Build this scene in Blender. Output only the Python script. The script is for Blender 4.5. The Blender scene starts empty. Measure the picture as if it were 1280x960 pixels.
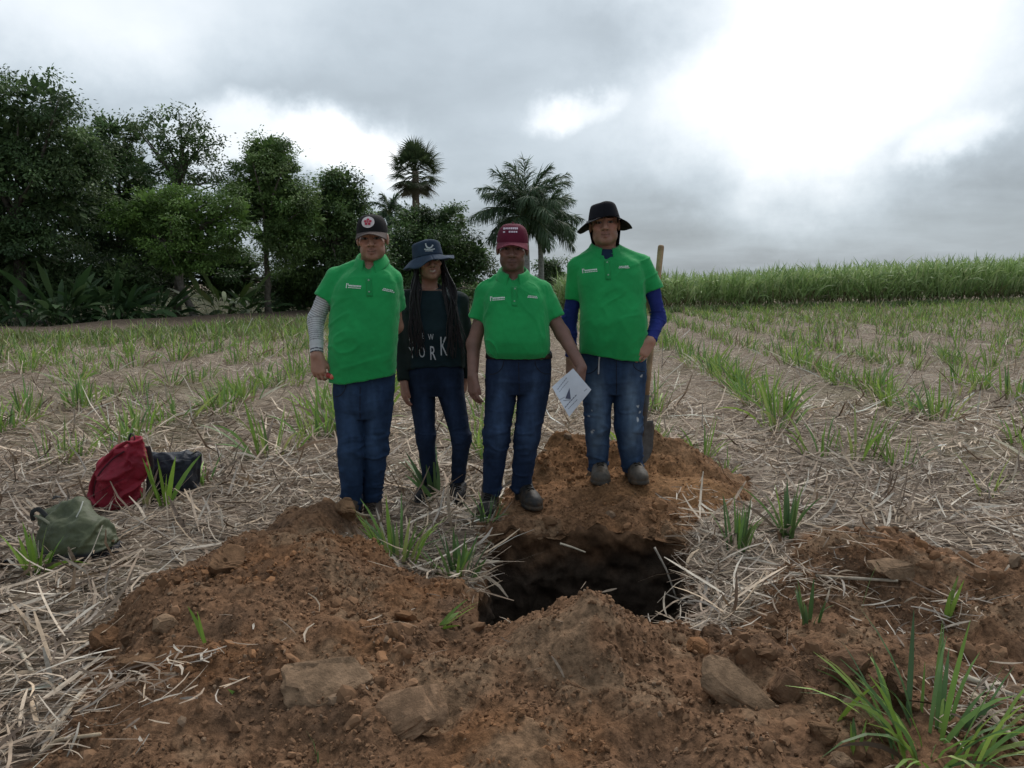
import bpy, bmesh, math, random
import numpy as np
from mathutils import Vector, Matrix
from mathutils.bvhtree import BVHTree

# ------------------------------------------------------------------ camera, sky, sun, exposure
scene = bpy.context.scene
col = scene.collection
rng = np.random.default_rng(11)
random.seed(11)
R = math.radians
FPX = 985.0                      # focal length in photograph pixels (1280 wide)
PITCH = R(7.4)
CAMZ = 1.38
cam_d = bpy.data.cameras.new("camera")
cam_d.sensor_width = 36.0
cam_d.lens = 36.0 * FPX / 1280.0
cam_d.clip_start = 0.05
cam_d.clip_end = 30000.0
cam = bpy.data.objects.new("camera", cam_d)
cam.location = (0, 0, CAMZ)
cam.rotation_euler = (R(90) - PITCH, 0, 0)
col.objects.link(cam)
scene.camera = cam
CP, SP = math.cos(PITCH), math.sin(PITCH)


def ray(px, py):
    u = (px - 640.0) / FPX
    v = -(py - 480.0) / FPX
    return np.array([u, CP + v * SP, -SP + v * CP])


def at(px, py, Y):
    """the point at distance Y (metres ahead) seen at a pixel of the photograph"""
    d = ray(px, py)
    t = Y / d[1]
    return np.array([d[0] * t, Y, CAMZ + d[2] * t])


def gnd(px, py, z=0.0):
    """the point of the level z seen at a pixel"""
    d = ray(px, py)
    t = (z - CAMZ) / d[2]
    return np.array([d[0] * t, d[1] * t, z])


SUN_EL, SUN_AZ = R(48), R(20)    # behind thin cloud, ahead and to the right
scene.render.engine = "CYCLES"
scene.cycles.use_denoising = True
scene.cycles.use_adaptive_sampling = True
scene.cycles.adaptive_threshold = 0.015
scene.cycles.max_bounces = 5
scene.cycles.diffuse_bounces = 3
scene.cycles.glossy_bounces = 2
scene.cycles.transparent_max_bounces = 4
scene.view_settings.view_transform = "Standard"
scene.view_settings.look = "None"
scene.view_settings.exposure = 0.82
scene.view_settings.gamma = 1.0
scene.view_settings.use_curve_mapping = False

world = bpy.data.worlds.new("World")
scene.world = world
world.use_nodes = True
wt = world.node_tree
wt.nodes.clear()


class NT:
    """small helper to write node maths"""
    def __init__(s, nt):
        s.nt = nt

    def node(s, typ, **kw):
        n = s.nt.nodes.new(typ)
        for k, v in kw.items():
            setattr(n, k, v)
        return n

    def put(s, sock, v):
        if hasattr(v, "is_output"):
            s.nt.links.new(v, sock)
        elif v is not None:
            sock.default_value = v

    def m(s, op, a, b=None, c=None, clamp=False):
        n = s.node("ShaderNodeMath", operation=op, use_clamp=clamp)
        s.put(n.inputs[0], a)
        if b is not None:
            s.put(n.inputs[1], b)
        if c is not None:
            s.put(n.inputs[2], c)
        return n.outputs[0]

    def noise(s, vec, scale, detail=4.0, rough=0.55, dist=0.0):
        n = s.node("ShaderNodeTexNoise")
        if vec is not None:
            s.put(n.inputs["Vector"], vec)
        n.inputs["Scale"].default_value = scale
        n.inputs["Detail"].default_value = detail
        n.inputs["Roughness"].default_value = rough
        n.inputs["Distortion"].default_value = dist
        return n.outputs["Fac"]

    def ramp(s, fac, stops):
        n = s.node("ShaderNodeValToRGB")
        el = n.color_ramp.elements
        while len(el) < len(stops):
            el.new(0.5)
        for e, (p, c) in zip(el, stops):
            e.position = p
            e.color = (*c, 1.0) if len(c) == 3 else c
        s.put(n.inputs[0], fac)
        return n.outputs[0]

    def smooth(s, v, a, b, lo=0.0, hi=1.0):
        n = s.node("ShaderNodeMapRange", interpolation_type="SMOOTHSTEP")
        s.put(n.inputs[0], v)
        for i, q in enumerate((a, b, lo, hi)):
            s.put(n.inputs[i + 1], q)
        return n.outputs[0]

    def mix(s, fac, a, b, blend="MIX"):
        n = s.node("ShaderNodeMix", data_type="RGBA", blend_type=blend)
        s.put(n.inputs[0], fac)
        for sock, v in ((n.inputs[6], a), (n.inputs[7], b)):
            if isinstance(v, (tuple, list)) and len(v) == 3:
                v = (*v, 1.0)
            s.put(sock, v)
        return n.outputs[2]


def build_sky():
    N = NT(wt)
    tc = N.node("ShaderNodeTexCoord")
    sep = N.node("ShaderNodeSeparateXYZ")
    wt.links.new(tc.outputs["Generated"], sep.inputs[0])
    x, y, z = sep.outputs
    az = N.m("ARCTAN2", x, y)
    el = N.m("ARCSINE", z)
    # cloud deck coordinates: the view direction carried up to a flat layer
    zz = N.m("ADD", N.m("MAXIMUM", z, 0.0), 0.16)
    comb = N.node("ShaderNodeCombineXYZ")
    N.put(comb.inputs[0], N.m("DIVIDE", x, zz))
    N.put(comb.inputs[1], N.m("DIVIDE", y, zz))
    deck = comb.outputs[0]
    big = N.noise(deck, 0.55, 5.0, 0.5, 0.3)
    mid = N.noise(deck, 1.7, 6.0, 0.55, 0.2)
    dirn = tc.outputs["Generated"]
    w1 = N.noise(dirn, 5.0, 6.0, 0.6)
    mp = N.node("ShaderNodeMapping")
    mp.inputs["Location"].default_value = (7.3, 2.1, 4.4)
    wt.links.new(dirn, mp.inputs[0])
    w2 = N.noise(mp.outputs[0], 5.0, 6.0, 0.6)
    wf = N.noise(mp.outputs[0], 22.0, 5.0, 0.6)
    azw = N.m("ADD", az, N.m("MULTIPLY", N.m("SUBTRACT", w1, 0.5), 0.22))
    elw = N.m("ADD", el, N.m("ADD", N.m("MULTIPLY", N.m("SUBTRACT", w2, 0.5), 0.16),
                             N.m("MULTIPLY", N.m("SUBTRACT", wf, 0.5), 0.03)))

    def blob(px, py, rx, ry, soft, fine=False):
        d = ray(px, py)
        a0 = math.atan2(d[0], d[1])
        e0 = math.asin(d[2] / np.linalg.norm(d))
        qa = N.m("DIVIDE", N.m("SUBTRACT", azw, a0), rx / FPX)
        qe = N.m("DIVIDE", N.m("SUBTRACT", elw, e0), ry / FPX)
        q = N.m("SQRT", N.m("ADD", N.m("MULTIPLY", qa, qa), N.m("MULTIPLY", qe, qe)))
        return N.smooth(q, 1.0 + soft, max(0.0, 1.0 - soft), 0.0, 1.0)

    L = N.m("ADD", 0.195, N.m("MULTIPLY", big, 0.235))
    L = N.m("ADD", L, N.m("MULTIPLY", N.m("SUBTRACT", mid, 0.5), 0.15))
    for (px, py, rx, ry, soft, amp) in SKY_BLOBS:
        L = N.m("ADD", L, N.m("MULTIPLY", blob(px, py, rx, ry, soft), amp * 0.9))
    L = N.m("MAXIMUM", L, 0.18)
    tint = N.mix(N.smooth(L, 0.31, 0.85), (0.84, 0.965, 1.07), (1.0, 1.0, 1.0))
    vm = N.node("ShaderNodeVectorMath", operation="SCALE")
    N.put(vm.inputs[0], tint)
    N.put(vm.inputs[3], L)
    sky = N.node("ShaderNodeTexSky", sky_type="NISHITA", sun_disc=False,
                 sun_elevation=SUN_EL, sun_rotation=SUN_AZ)
    sky.dust_density = 2.0
    bg1 = N.node("ShaderNodeBackground")
    wt.links.new(sky.outputs[0], bg1.inputs[0])
    bg1.inputs[1].default_value = 0.06
    bg2 = N.node("ShaderNodeBackground")
    wt.links.new(vm.outputs[0], bg2.inputs[0])
    bg2.inputs[1].default_value = 1.0
    mx = N.node("ShaderNodeMixShader")
    mx.inputs[0].default_value = 0.93
    wt.links.new(bg1.outputs[0], mx.inputs[1])
    wt.links.new(bg2.outputs[0], mx.inputs[2])
    out = N.node("ShaderNodeOutputWorld")
    wt.links.new(mx.outputs[0], out.inputs[0])


SKY_BLOBS = [  # cloud gaps and cloud bellies: pixel, radii, softness, brightness
    (1020, 50, 150, 150, 0.8, 0.34), (1040, 30, 420, 260, 0.95, 0.22), (170, -20, 260, 80, 0.9, 0.24),
    (340, 180, 130, 32, 0.65, 0.34), (455, 205, 60, 50, 0.8, 0.24),
    (725, 121, 38, 19, 0.75, 0.24),
    (560, 70, 260, 70, 0.8, -0.10), (830, 20, 110, 45, 0.7, -0.14),
    (1010, 300, 470, 90, 0.9, -0.19),
    (1195, 188, 34, 22, 0.7, 0.16), (60, 40, 200, 60, 0.9, 0.10),
]
build_sky()
sun_d = bpy.data.lights.new("sun", "SUN")
sun_d.energy = 1.5
sun_d.angle = R(40)
sun_d.color = (1.0, 0.96, 0.9)
sun = bpy.data.objects.new("sun", sun_d)
col.objects.link(sun)
sdir = Vector((math.sin(SUN_AZ) * math.cos(SUN_EL), math.cos(SUN_AZ) * math.cos(SUN_EL), math.sin(SUN_EL)))
sun.rotation_euler = sdir.to_track_quat("Z", "Y").to_euler()
sun.location = (20, 40, 60)


# ------------------------------------------------------------------ helpers
def hash3(ix, iy, iz, seed):
    n = (ix.astype(np.int64) * 374761393 + iy.astype(np.int64) * 668265263 + iz.astype(np.int64) * 2147483647 + seed * 974634777)
    n = (n ^ (n >> 13)) * 1274126177
    n = n & 0x7FFFFFFF
    n = (n ^ (n >> 16)) * 668265263
    return ((n & 0xFFFFFF).astype(np.float32)) / 16777215.0


def vnoise(p, seed=0):
    """value noise in [-1,1] at points p (N,3)"""
    p = np.asarray(p, dtype=np.float64)
    i = np.floor(p).astype(np.int64)
    f = (p - i)
    f = f * f * f * (f * (f * 6 - 15) + 10)
    r = 0
    for dx in (0, 1):
        wx = f[:, 0] if dx else 1 - f[:, 0]
        for dy in (0, 1):
            wy = f[:, 1] if dy else 1 - f[:, 1]
            for dz in (0, 1):
                wz = f[:, 2] if dz else 1 - f[:, 2]
                r = r + wx * wy * wz * hash3(i[:, 0] + dx, i[:, 1] + dy, i[:, 2] + dz, seed)
    return r * 2 - 1


def fbm(p, scale, octv=3, seed=0, gain=0.5):
    p = np.asarray(p, dtype=np.float64) * scale
    a, r = 1.0, 0
    for o in range(octv):
        r = r + a * vnoise(p, seed + o * 17)
        p = p * 2.03 + 5.1
        a *= gain
    return r


def noise2(x, y, scale, octv=3, seed=0, gain=0.5):
    sh = np.shape(x)
    p = np.stack([np.ravel(x), np.ravel(y), np.full(np.size(x), 0.37)], 1)
    return fbm(p, scale, octv, seed, gain).reshape(sh)


def sstep(a, b, v):
    t = np.clip((v - a) / (b - a), 0, 1)
    return t * t * (3 - 2 * t)


def mesh_np(name, V, Fq, colr=None, smooth=True, extra=None):
    """mesh from numpy arrays; Fq (n,3) or (n,4); colr (nverts,3) goes to the attribute Col"""
    V = np.asarray(V, dtype=np.float32)
    Fq = np.asarray(Fq, dtype=np.int32)
    me = bpy.data.meshes.new(name)
    k = Fq.shape[1]
    tot = np.full(len(Fq), k, dtype=np.int32)
    idx = Fq.ravel()
    if k == 4:                       # a quad that repeats its last corner is a triangle
        tri = Fq[:, 2] == Fq[:, 3]
        if tri.any():
            tot[tri] = 3
            keepm = np.ones(Fq.shape, bool)
            keepm[tri, 3] = False
            idx = Fq[keepm]
    me.vertices.add(len(V))
    me.vertices.foreach_set("co", V.ravel())
    me.loops.add(len(idx))
    me.loops.foreach_set("vertex_index", idx)
    me.polygons.add(len(Fq))
    me.polygons.foreach_set("loop_start", np.concatenate([[0], np.cumsum(tot)[:-1]]).astype(np.int32))
    me.polygons.foreach_set("loop_total", tot)
    me.polygons.foreach_set("use_smooth", np.full(len(Fq), smooth, dtype=bool))
    if colr is not None:
        a = me.color_attributes.new("Col", "FLOAT_COLOR", "POINT")
        c = np.ones((len(V), 4), dtype=np.float32)
        c[:, :3] = colr
        a.data.foreach_set("color", c.ravel())
    if extra:
        for nm, val in extra.items():
            a = me.attributes.new(nm, "FLOAT", "POINT")
            a.data.foreach_set("value", np.asarray(val, dtype=np.float32))
    me.update(calc_edges=True)
    return me


def link(name, me, material=None, parent=None, loc=None):
    o = bpy.data.objects.new(name, me)
    col.objects.link(o)
    if material is not None and me is not None and not me.materials:
        me.materials.append(material)
    if parent is not None:
        o.parent = parent
    if loc is not None:
        o.location = loc
    return o


def tag(o, label=None, cat=None, group=None, kind=None):
    if label:
        o["label"] = label
    if cat:
        o["category"] = cat
    if group:
        o["group"] = group
    if kind:
        o["kind"] = kind
    return o


def empty(name, loc):
    o = bpy.data.objects.new(name, None)
    o.empty_display_size = 0.1
    col.objects.link(o)
    o.location = loc
    return o


class MB:
    """collects vertices, quads, colours; builds one mesh"""
    def __init__(s):
        s.v, s.f, s.c = [], [], []
        s.n = 0

    def add(s, V, Fq, c=None):
        V = np.asarray(V, dtype=np.float64).reshape(-1, 3)
        Fq = np.asarray(Fq, dtype=np.int64)
        if Fq.shape[1] == 3:
            Fq = np.concatenate([Fq, Fq[:, 2:3]], 1)
        s.v.append(V)
        s.f.append(Fq + s.n)
        s.n += len(V)
        s.c.append(np.broadcast_to(np.asarray(c if c is not None else (1, 1, 1), dtype=np.float64), (len(V), 3)))

    def tube(s, pts, rad, seg=8, c=None, cap=True, flat=1.0):
        pts = np.asarray(pts, dtype=np.float64)
        rad = np.broadcast_to(np.asarray(rad, dtype=np.float64), (len(pts),))
        tan = np.gradient(pts, axis=0)
        tan /= np.linalg.norm(tan, axis=1, keepdims=True) + 1e-9
        ref = np.array([0, 0, 1.0]) if abs(tan[0, 2]) < 0.8 else np.array([0, 1.0, 0])
        rings = []
        u = np.cross(ref, tan[0])
        for i in range(len(pts)):
            u = u - tan[i] * np.dot(u, tan[i])
            u /= np.linalg.norm(u) + 1e-9
            w = np.cross(tan[i], u)
            a = np.arange(seg) * 2 * math.pi / seg
            rings.append(pts[i] + rad[i] * (np.cos(a)[:, None] * u + flat * np.sin(a)[:, None] * w))
        V = np.concatenate(rings)
        q = []
        for i in range(len(pts) - 1):
            for j in range(seg):
                k = (j + 1) % seg
                q.append((i * seg + j, i * seg + k, (i + 1) * seg + k, (i + 1) * seg + j))
        if cap:
            V = np.concatenate([V, pts[:1], pts[-1:]])
            for j in range(seg):
                k = (j + 1) % seg
                q.append((len(V) - 2, k, j, j))
                q.append((len(V) - 1, (len(pts) - 1) * seg + j, (len(pts) - 1) * seg + k, (len(pts) - 1) * seg + k))
        s.add(V, q, c)

    def box(s, lo, hi, c=None, rot=None, org=(0, 0, 0)):
        x0, y0, z0 = lo
        x1, y1, z1 = hi
        V = np.array([(x0, y0, z0), (x1, y0, z0), (x1, y1, z0), (x0, y1, z0), (x0, y0, z1), (x1, y0, z1), (x1, y1, z1), (x0, y1, z1)], float)
        if rot is not None:
            V = V @ np.array(rot).T
        V = V + np.array(org)
        s.add(V, [(0, 3, 2, 1), (4, 5, 6, 7), (0, 1, 5, 4), (1, 2, 6, 5), (2, 3, 7, 6), (3, 0, 4, 7)], c)

    def grid(s, P, c=None):
        """P (a,b,3) sheet"""
        a, b = P.shape[:2]
        i, j = np.meshgrid(np.arange(a - 1), np.arange(b - 1), indexing="ij")
        k = (i * b + j).ravel()
        s.add(P.reshape(-1, 3), np.stack([k, k + 1, k + b + 1, k + b], 1), c if c is None or np.ndim(c) == 1 else np.asarray(c).reshape(-1, 3))

    def build(s, name, material=None, parent=None, origin=None, smooth=True):
        V = np.concatenate(s.v)
        if origin is not None:
            V = V - np.asarray(origin)
        Fq = np.concatenate(s.f)
        me = mesh_np(name, V, Fq, np.concatenate(s.c), smooth)
        me.validate()
        return link(name, me, material, parent)


# ---- materials
def material(name, base=None, rough=0.8, var=0.25, nscale=12.0, bump=0.0, bscale=60.0, attr=True, spec=0.3,
             trans=0.0, coord="Object", dirt=None, sheen=0.0):
    """procedural: base (or the Col attribute) x noise variation, with noise relief"""
    mt = bpy.data.materials.new(name)
    mt.use_nodes = True
    nt = mt.node_tree
    N = NT(nt)
    bs = nt.nodes["Principled BSDF"]
    tc = N.node("ShaderNodeTexCoord")
    vec = tc.outputs[coord]
    n1 = N.noise(vec, nscale, 5.0, 0.6)
    if attr:
        at_ = N.node("ShaderNodeAttribute", attribute_name="Col")
        cc = at_.outputs["Color"]
        if base is not None:
            cc = N.mix(1.0, cc, base, "MULTIPLY")
    else:
        rgb = N.node("ShaderNodeRGB")
        rgb.outputs[0].default_value = (*base, 1)
        cc = rgb.outputs[0]
    f = N.smooth(n1, 0.25, 0.75, 1.0 - var, 1.0 + var)
    vm = N.node("ShaderNodeVectorMath", operation="SCALE")
    N.put(vm.inputs[0], cc)
    N.put(vm.inputs[3], f)
    cc = vm.outputs[0]
    if dirt is not None:
        n2 = N.noise(vec, dirt[1], 4.0, 0.6)
        cc = N.mix(N.smooth(n2, dirt[2], dirt[2] + 0.2, 0.0, dirt[3]), cc, dirt[0])
    nt.links.new(cc, bs.inputs["Base Color"])
    bs.inputs["Roughness"].default_value = rough
    bs.inputs["Specular IOR Level"].default_value = spec
    if sheen:
        bs.inputs["Sheen Weight"].default_value = sheen
    if bump:
        b = N.node("ShaderNodeBump")
        b.inputs["Strength"].default_value = 1.0
        b.inputs["Distance"].default_value = bump
        nt.links.new(N.noise(vec, bscale, 4.0, 0.65), b.inputs["Height"])
        nt.links.new(b.outputs[0], bs.inputs["Normal"])
    if trans:
        tr = N.node("ShaderNodeBsdfTranslucent")
        nt.links.new(cc, tr.inputs[0])
        mx = N.node("ShaderNodeMixShader")
        mx.inputs[0].default_value = trans
        nt.links.new(bs.outputs[0], mx.inputs[1])
        nt.links.new(tr.outputs[0], mx.inputs[2])
        nt.links.new(mx.outputs[0], nt.nodes["Material Output"].inputs[0])
    return mt


M = {}
M["leaf"] = material("foliage", None, 0.55, 0.3, 0.7, trans=0.30, coord="Object", spec=0.35)
M["bark"] = material("bark", None, 0.9, 0.4, 9.0, 0.02, 14.0)
M["straw"] = material("straw", None, 0.75, 0.25, 30.0, spec=0.25)
M["blade"] = material("cane_blade", None, 0.5, 0.2, 4.0, trans=0.3, spec=0.35)
M["clod"] = material("clod", None, 0.95, 0.3, 25.0, 0.006, 90.0, spec=0.1)
M["crumb"] = material("soil_crumb", None, 0.95, 0.3, 6.0, spec=0.1)
M["skin"] = material("skin", None, 0.5, 0.10, 30.0, 0.0006, 300.0, spec=0.4)
M["polo"] = material("polo_knit", None, 0.85, 0.10, 9.0, 0.0008, 500.0, spec=0.15, sheen=0.15)
M["cloth"] = material("woven_cloth", None, 0.85, 0.16, 14.0, 0.0008, 420.0, spec=0.15)
M["denim"] = material("denim", None, 0.85, 0.22, 16.0, 0.001, 380.0, spec=0.15)
M["leather"] = material("boot_leather", None, 0.6, 0.3, 40.0, 0.001, 120.0, spec=0.3, dirt=((0.13, 0.085, 0.05), 14.0, 0.48, 0.5))
M["sneaker"] = material("sneaker_cloth", None, 0.7, 0.2, 40.0, 0.001, 200.0)
M["hair"] = material("braided_hair", None, 0.55, 0.3, 60.0, spec=0.35)
M["print"] = material("white_print", (0.72, 0.76, 0.74), 0.7, 0.1, 30.0, attr=False)
M["ink"] = material("ink", None, 0.7, 0.1, 30.0)
M["paper"] = material("paper", (0.66, 0.70, 0.78), 0.7, 0.05, 20.0, attr=False)
M["nylon"] = material("pack_nylon", None, 0.6, 0.18, 22.0, 0.0015, 160.0, spec=0.3)
M["wood"] = material("shovel_wood", (0.40, 0.27, 0.16), 0.6, 0.25, 18.0, 0.001, 60.0, attr=False, dirt=((0.16, 0.09, 0.05), 6.0, 0.55, 0.5))
M["steel"] = material("shovel_steel", (0.085, 0.08, 0.078), 0.55, 0.35, 22.0, 0.001, 60.0, attr=False, dirt=((0.15, 0.085, 0.045), 9.0, 0.5, 0.8))
M["plastic"] = material("red_plastic", None, 0.4, 0.1, 30.0, spec=0.5)


# ------------------------------------------------------------------ the shape of the ground
def poly_sd(x, y, P):
    """signed distance to a polygon, positive inside"""
    x = np.asarray(x, float)
    y = np.asarray(y, float)
    d2 = np.full(x.shape, 1e9)
    ins = np.zeros(x.shape, bool)
    n = len(P)
    for i in range(n):
        ax, ay = P[i]
        bx, by = P[(i + 1) % n]
        ex, ey = bx - ax, by - ay
        t = np.clip(((x - ax) * ex + (y - ay) * ey) / (ex * ex + ey * ey + 1e-12), 0, 1)
        d2 = np.minimum(d2, (x - ax - t * ex) ** 2 + (y - ay - t * ey) ** 2)
        c = ((ay > y) != (by > y)) & (x < (bx - ax) * (y - ay) / (by - ay + 1e-12) + ax)
        ins ^= c
    return np.where(ins, 1, -1) * np.sqrt(d2)


# spoil of dug soil around the pit, outline walked on the level ground
SPOIL_PX = [(-60, 1100), (20, 960), (70, 900), (120, 850), (110, 795), (190, 745), (270, 712), (340, 675), (395, 650), (450, 648),
            (478, 660), (440, 690), (470, 718), (540, 738), (592, 735), (612, 700), (600, 668), (608, 645), (640, 610), (670, 590),
            (700, 580), (780, 572), (850, 575), (905, 592), (950, 604), (935, 640), (880, 655), (868, 690), (872, 740), (868, 790),
            (900, 795), (930, 775), (960, 735), (1000, 715), (985, 680), (1010, 664), (1060, 660), (1150, 690), (1215, 712),
            (1290, 722), (1420, 760), (1420, 1100)]
SPOIL = [tuple(gnd(px, py)[:2]) for px, py in SPOIL_PX]
PIT = [(-0.14, 2.93), (-0.15, 3.5), (-0.125, 4.1), (0.4, 4.16), (0.93, 4.1), (0.84, 3.5), (0.70, 2.93), (0.3, 2.9)]
HEAPS = [  # x, y, radius x, radius y, height, pointedness
    (0.255, 2.53, 0.35, 0.40, 0.30, 1.0), (0.25, 2.3, 1.0, 0.75, 0.10, 1.6),
    (-0.98, 3.15, 0.95, 1.05, 0.22, 1.4), (-1.0, 4.05, 0.55, 0.55, 0.13, 1.3), (-0.55, 2.5, 0.8, 0.6, 0.09, 1.6),
    (-1.15, 2.45, 0.9, 0.7, 0.06, 1.8),
    (1.55, 3.40, 0.75, 0.55, 0.20, 1.5), (2.2, 3.05, 0.8, 0.6, 0.18, 1.6), (1.15, 2.55, 0.7, 0.5, 0.07, 1.8), (1.8, 2.4, 0.9, 0.6, 0.05, 1.8),
    (0.33, 5.28, 0.52, 0.44, 0.29, 1.1), (0.98, 5.32, 0.55, 0.40, 0.27, 1.1), (0.66, 4.85, 0.75, 0.62, 0.10, 1.8), (1.15, 4.80, 0.45, 0.4, 0.08, 1.8),
]
ROW_DIR = np.array([60.0 / 985.0, 1.0])
ROW_DIR /= np.linalg.norm(ROW_DIR)
ROW_N = np.array([ROW_DIR[1], -ROW_DIR[0]])
ROW_STEP = 1.5
ROW_OFF = 2.3
BANK = [(-16.0, 17.0), (-12.2, 19.6), (-10.2, 23.5), (-8.7, 27.5), (-6.0, 34.0), (-3.0, 44.0)]


def bank_dist(x, y):
    d = np.full(np.shape(x), 1e9)
    for i in range(len(BANK) - 1):
        ax, ay = BANK[i]
        bx, by = BANK[i + 1]
        ex, ey = bx - ax, by - ay
        t = np.clip(((x - ax) * ex + (y - ay) * ey) / (ex * ex + ey * ey), 0, 1)
        d = np.minimum(d, np.hypot(x - ax - t * ex, y - ay - t * ey))
    return d


def field_h(x, y):
    """the field without the spoil"""
    q = x * ROW_N[0] + y * ROW_N[1] - ROW_OFF
    z = 0.025 * np.cos(q * 2 * math.pi / ROW_STEP) * sstep(60, 12, y)
    z = z + 0.012 * np.clip(x - 5, 0, 60) * sstep(14, 45, y)
    z = z + 0.02 * noise2(x, y, 0.9, 2, 5) * sstep(80, 10, y)
    z = z + 0.32 * np.exp(-(bank_dist(x, y) / 0.8) ** 2)
    return z


def ground_h(x, y, fine=True):
    x = np.asarray(x, float)
    y = np.asarray(y, float)
    z = field_h(x, y)
    near = (np.abs(x) < 4.2) & (y > 0.5) & (y < 6.6)
    if near.any():
        xs, ys = x[near], y[near]
        wob = 0.05 * noise2(xs, ys, 3.5, 3, 3)
        sd = poly_sd(xs, ys, SPOIL) + wob
        h = 0.055 * sstep(-0.03, 0.22, sd)
        tot = np.zeros_like(xs)
        for (cx, cy, rx, ry, hh, pw) in HEAPS:
            r = np.hypot((xs - cx) / rx, (ys - cy) / ry)
            g = hh * np.clip(1 - r, 0, 1) ** (1.0 if pw < 1.15 else 1.0)
            if pw >= 1.15:
                g = hh * sstep(1.0, 0.0, r)
            tot = np.where(pw < 1.15, tot + g, np.maximum(tot, g) * 0.75 + (tot + g) * 0.25)
        m = sstep(-0.05, 0.18, sd)
        h = h + tot * m
        smoothpatch = sstep(0.5, 0.15, np.hypot((xs - 1.15) / 0.9, (ys - 4.78) / 0.6))
        rel = (0.040 * noise2(xs, ys, 5.0, 4, 21) + ((0.022 * np.abs(noise2(xs, ys, 13.0, 3, 31)) + 0.011 * np.abs(noise2(xs, ys, 34.0, 2, 35))) if fine else 0.0)) * m * (1 - 0.75 * smoothpatch)
        zz = z[near] * (1 - 0.7 * m) + h + rel
        pd = poly_sd(xs, ys, PIT)
        zz = zz - 0.05 * sstep(-0.09, 0.0, pd)
        z = z.copy()
        z[near] = zz
    return z


def dirt_mask(x, y):
    return sstep(-0.03, 0.05, poly_sd(x, y, SPOIL) + 0.06 * noise2(x, y, 4.5, 3, 3))


def gz(x, y):
    return float(ground_h(np.array([x]), np.array([y]))[0])


def graded(lo, hi, step, far_lo, far_hi, g=1.09):
    mid = np.arange(lo, hi + step * 0.5, step)
    a, s, v = [], step, lo
    while v > far_lo:
        s *= g
        v -= s
        a.append(v)
    b, s, v = [], step, hi
    while v < far_hi:
        s *= g
        v += s
        b.append(v)
    return np.concatenate([a[::-1], mid, b])


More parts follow.
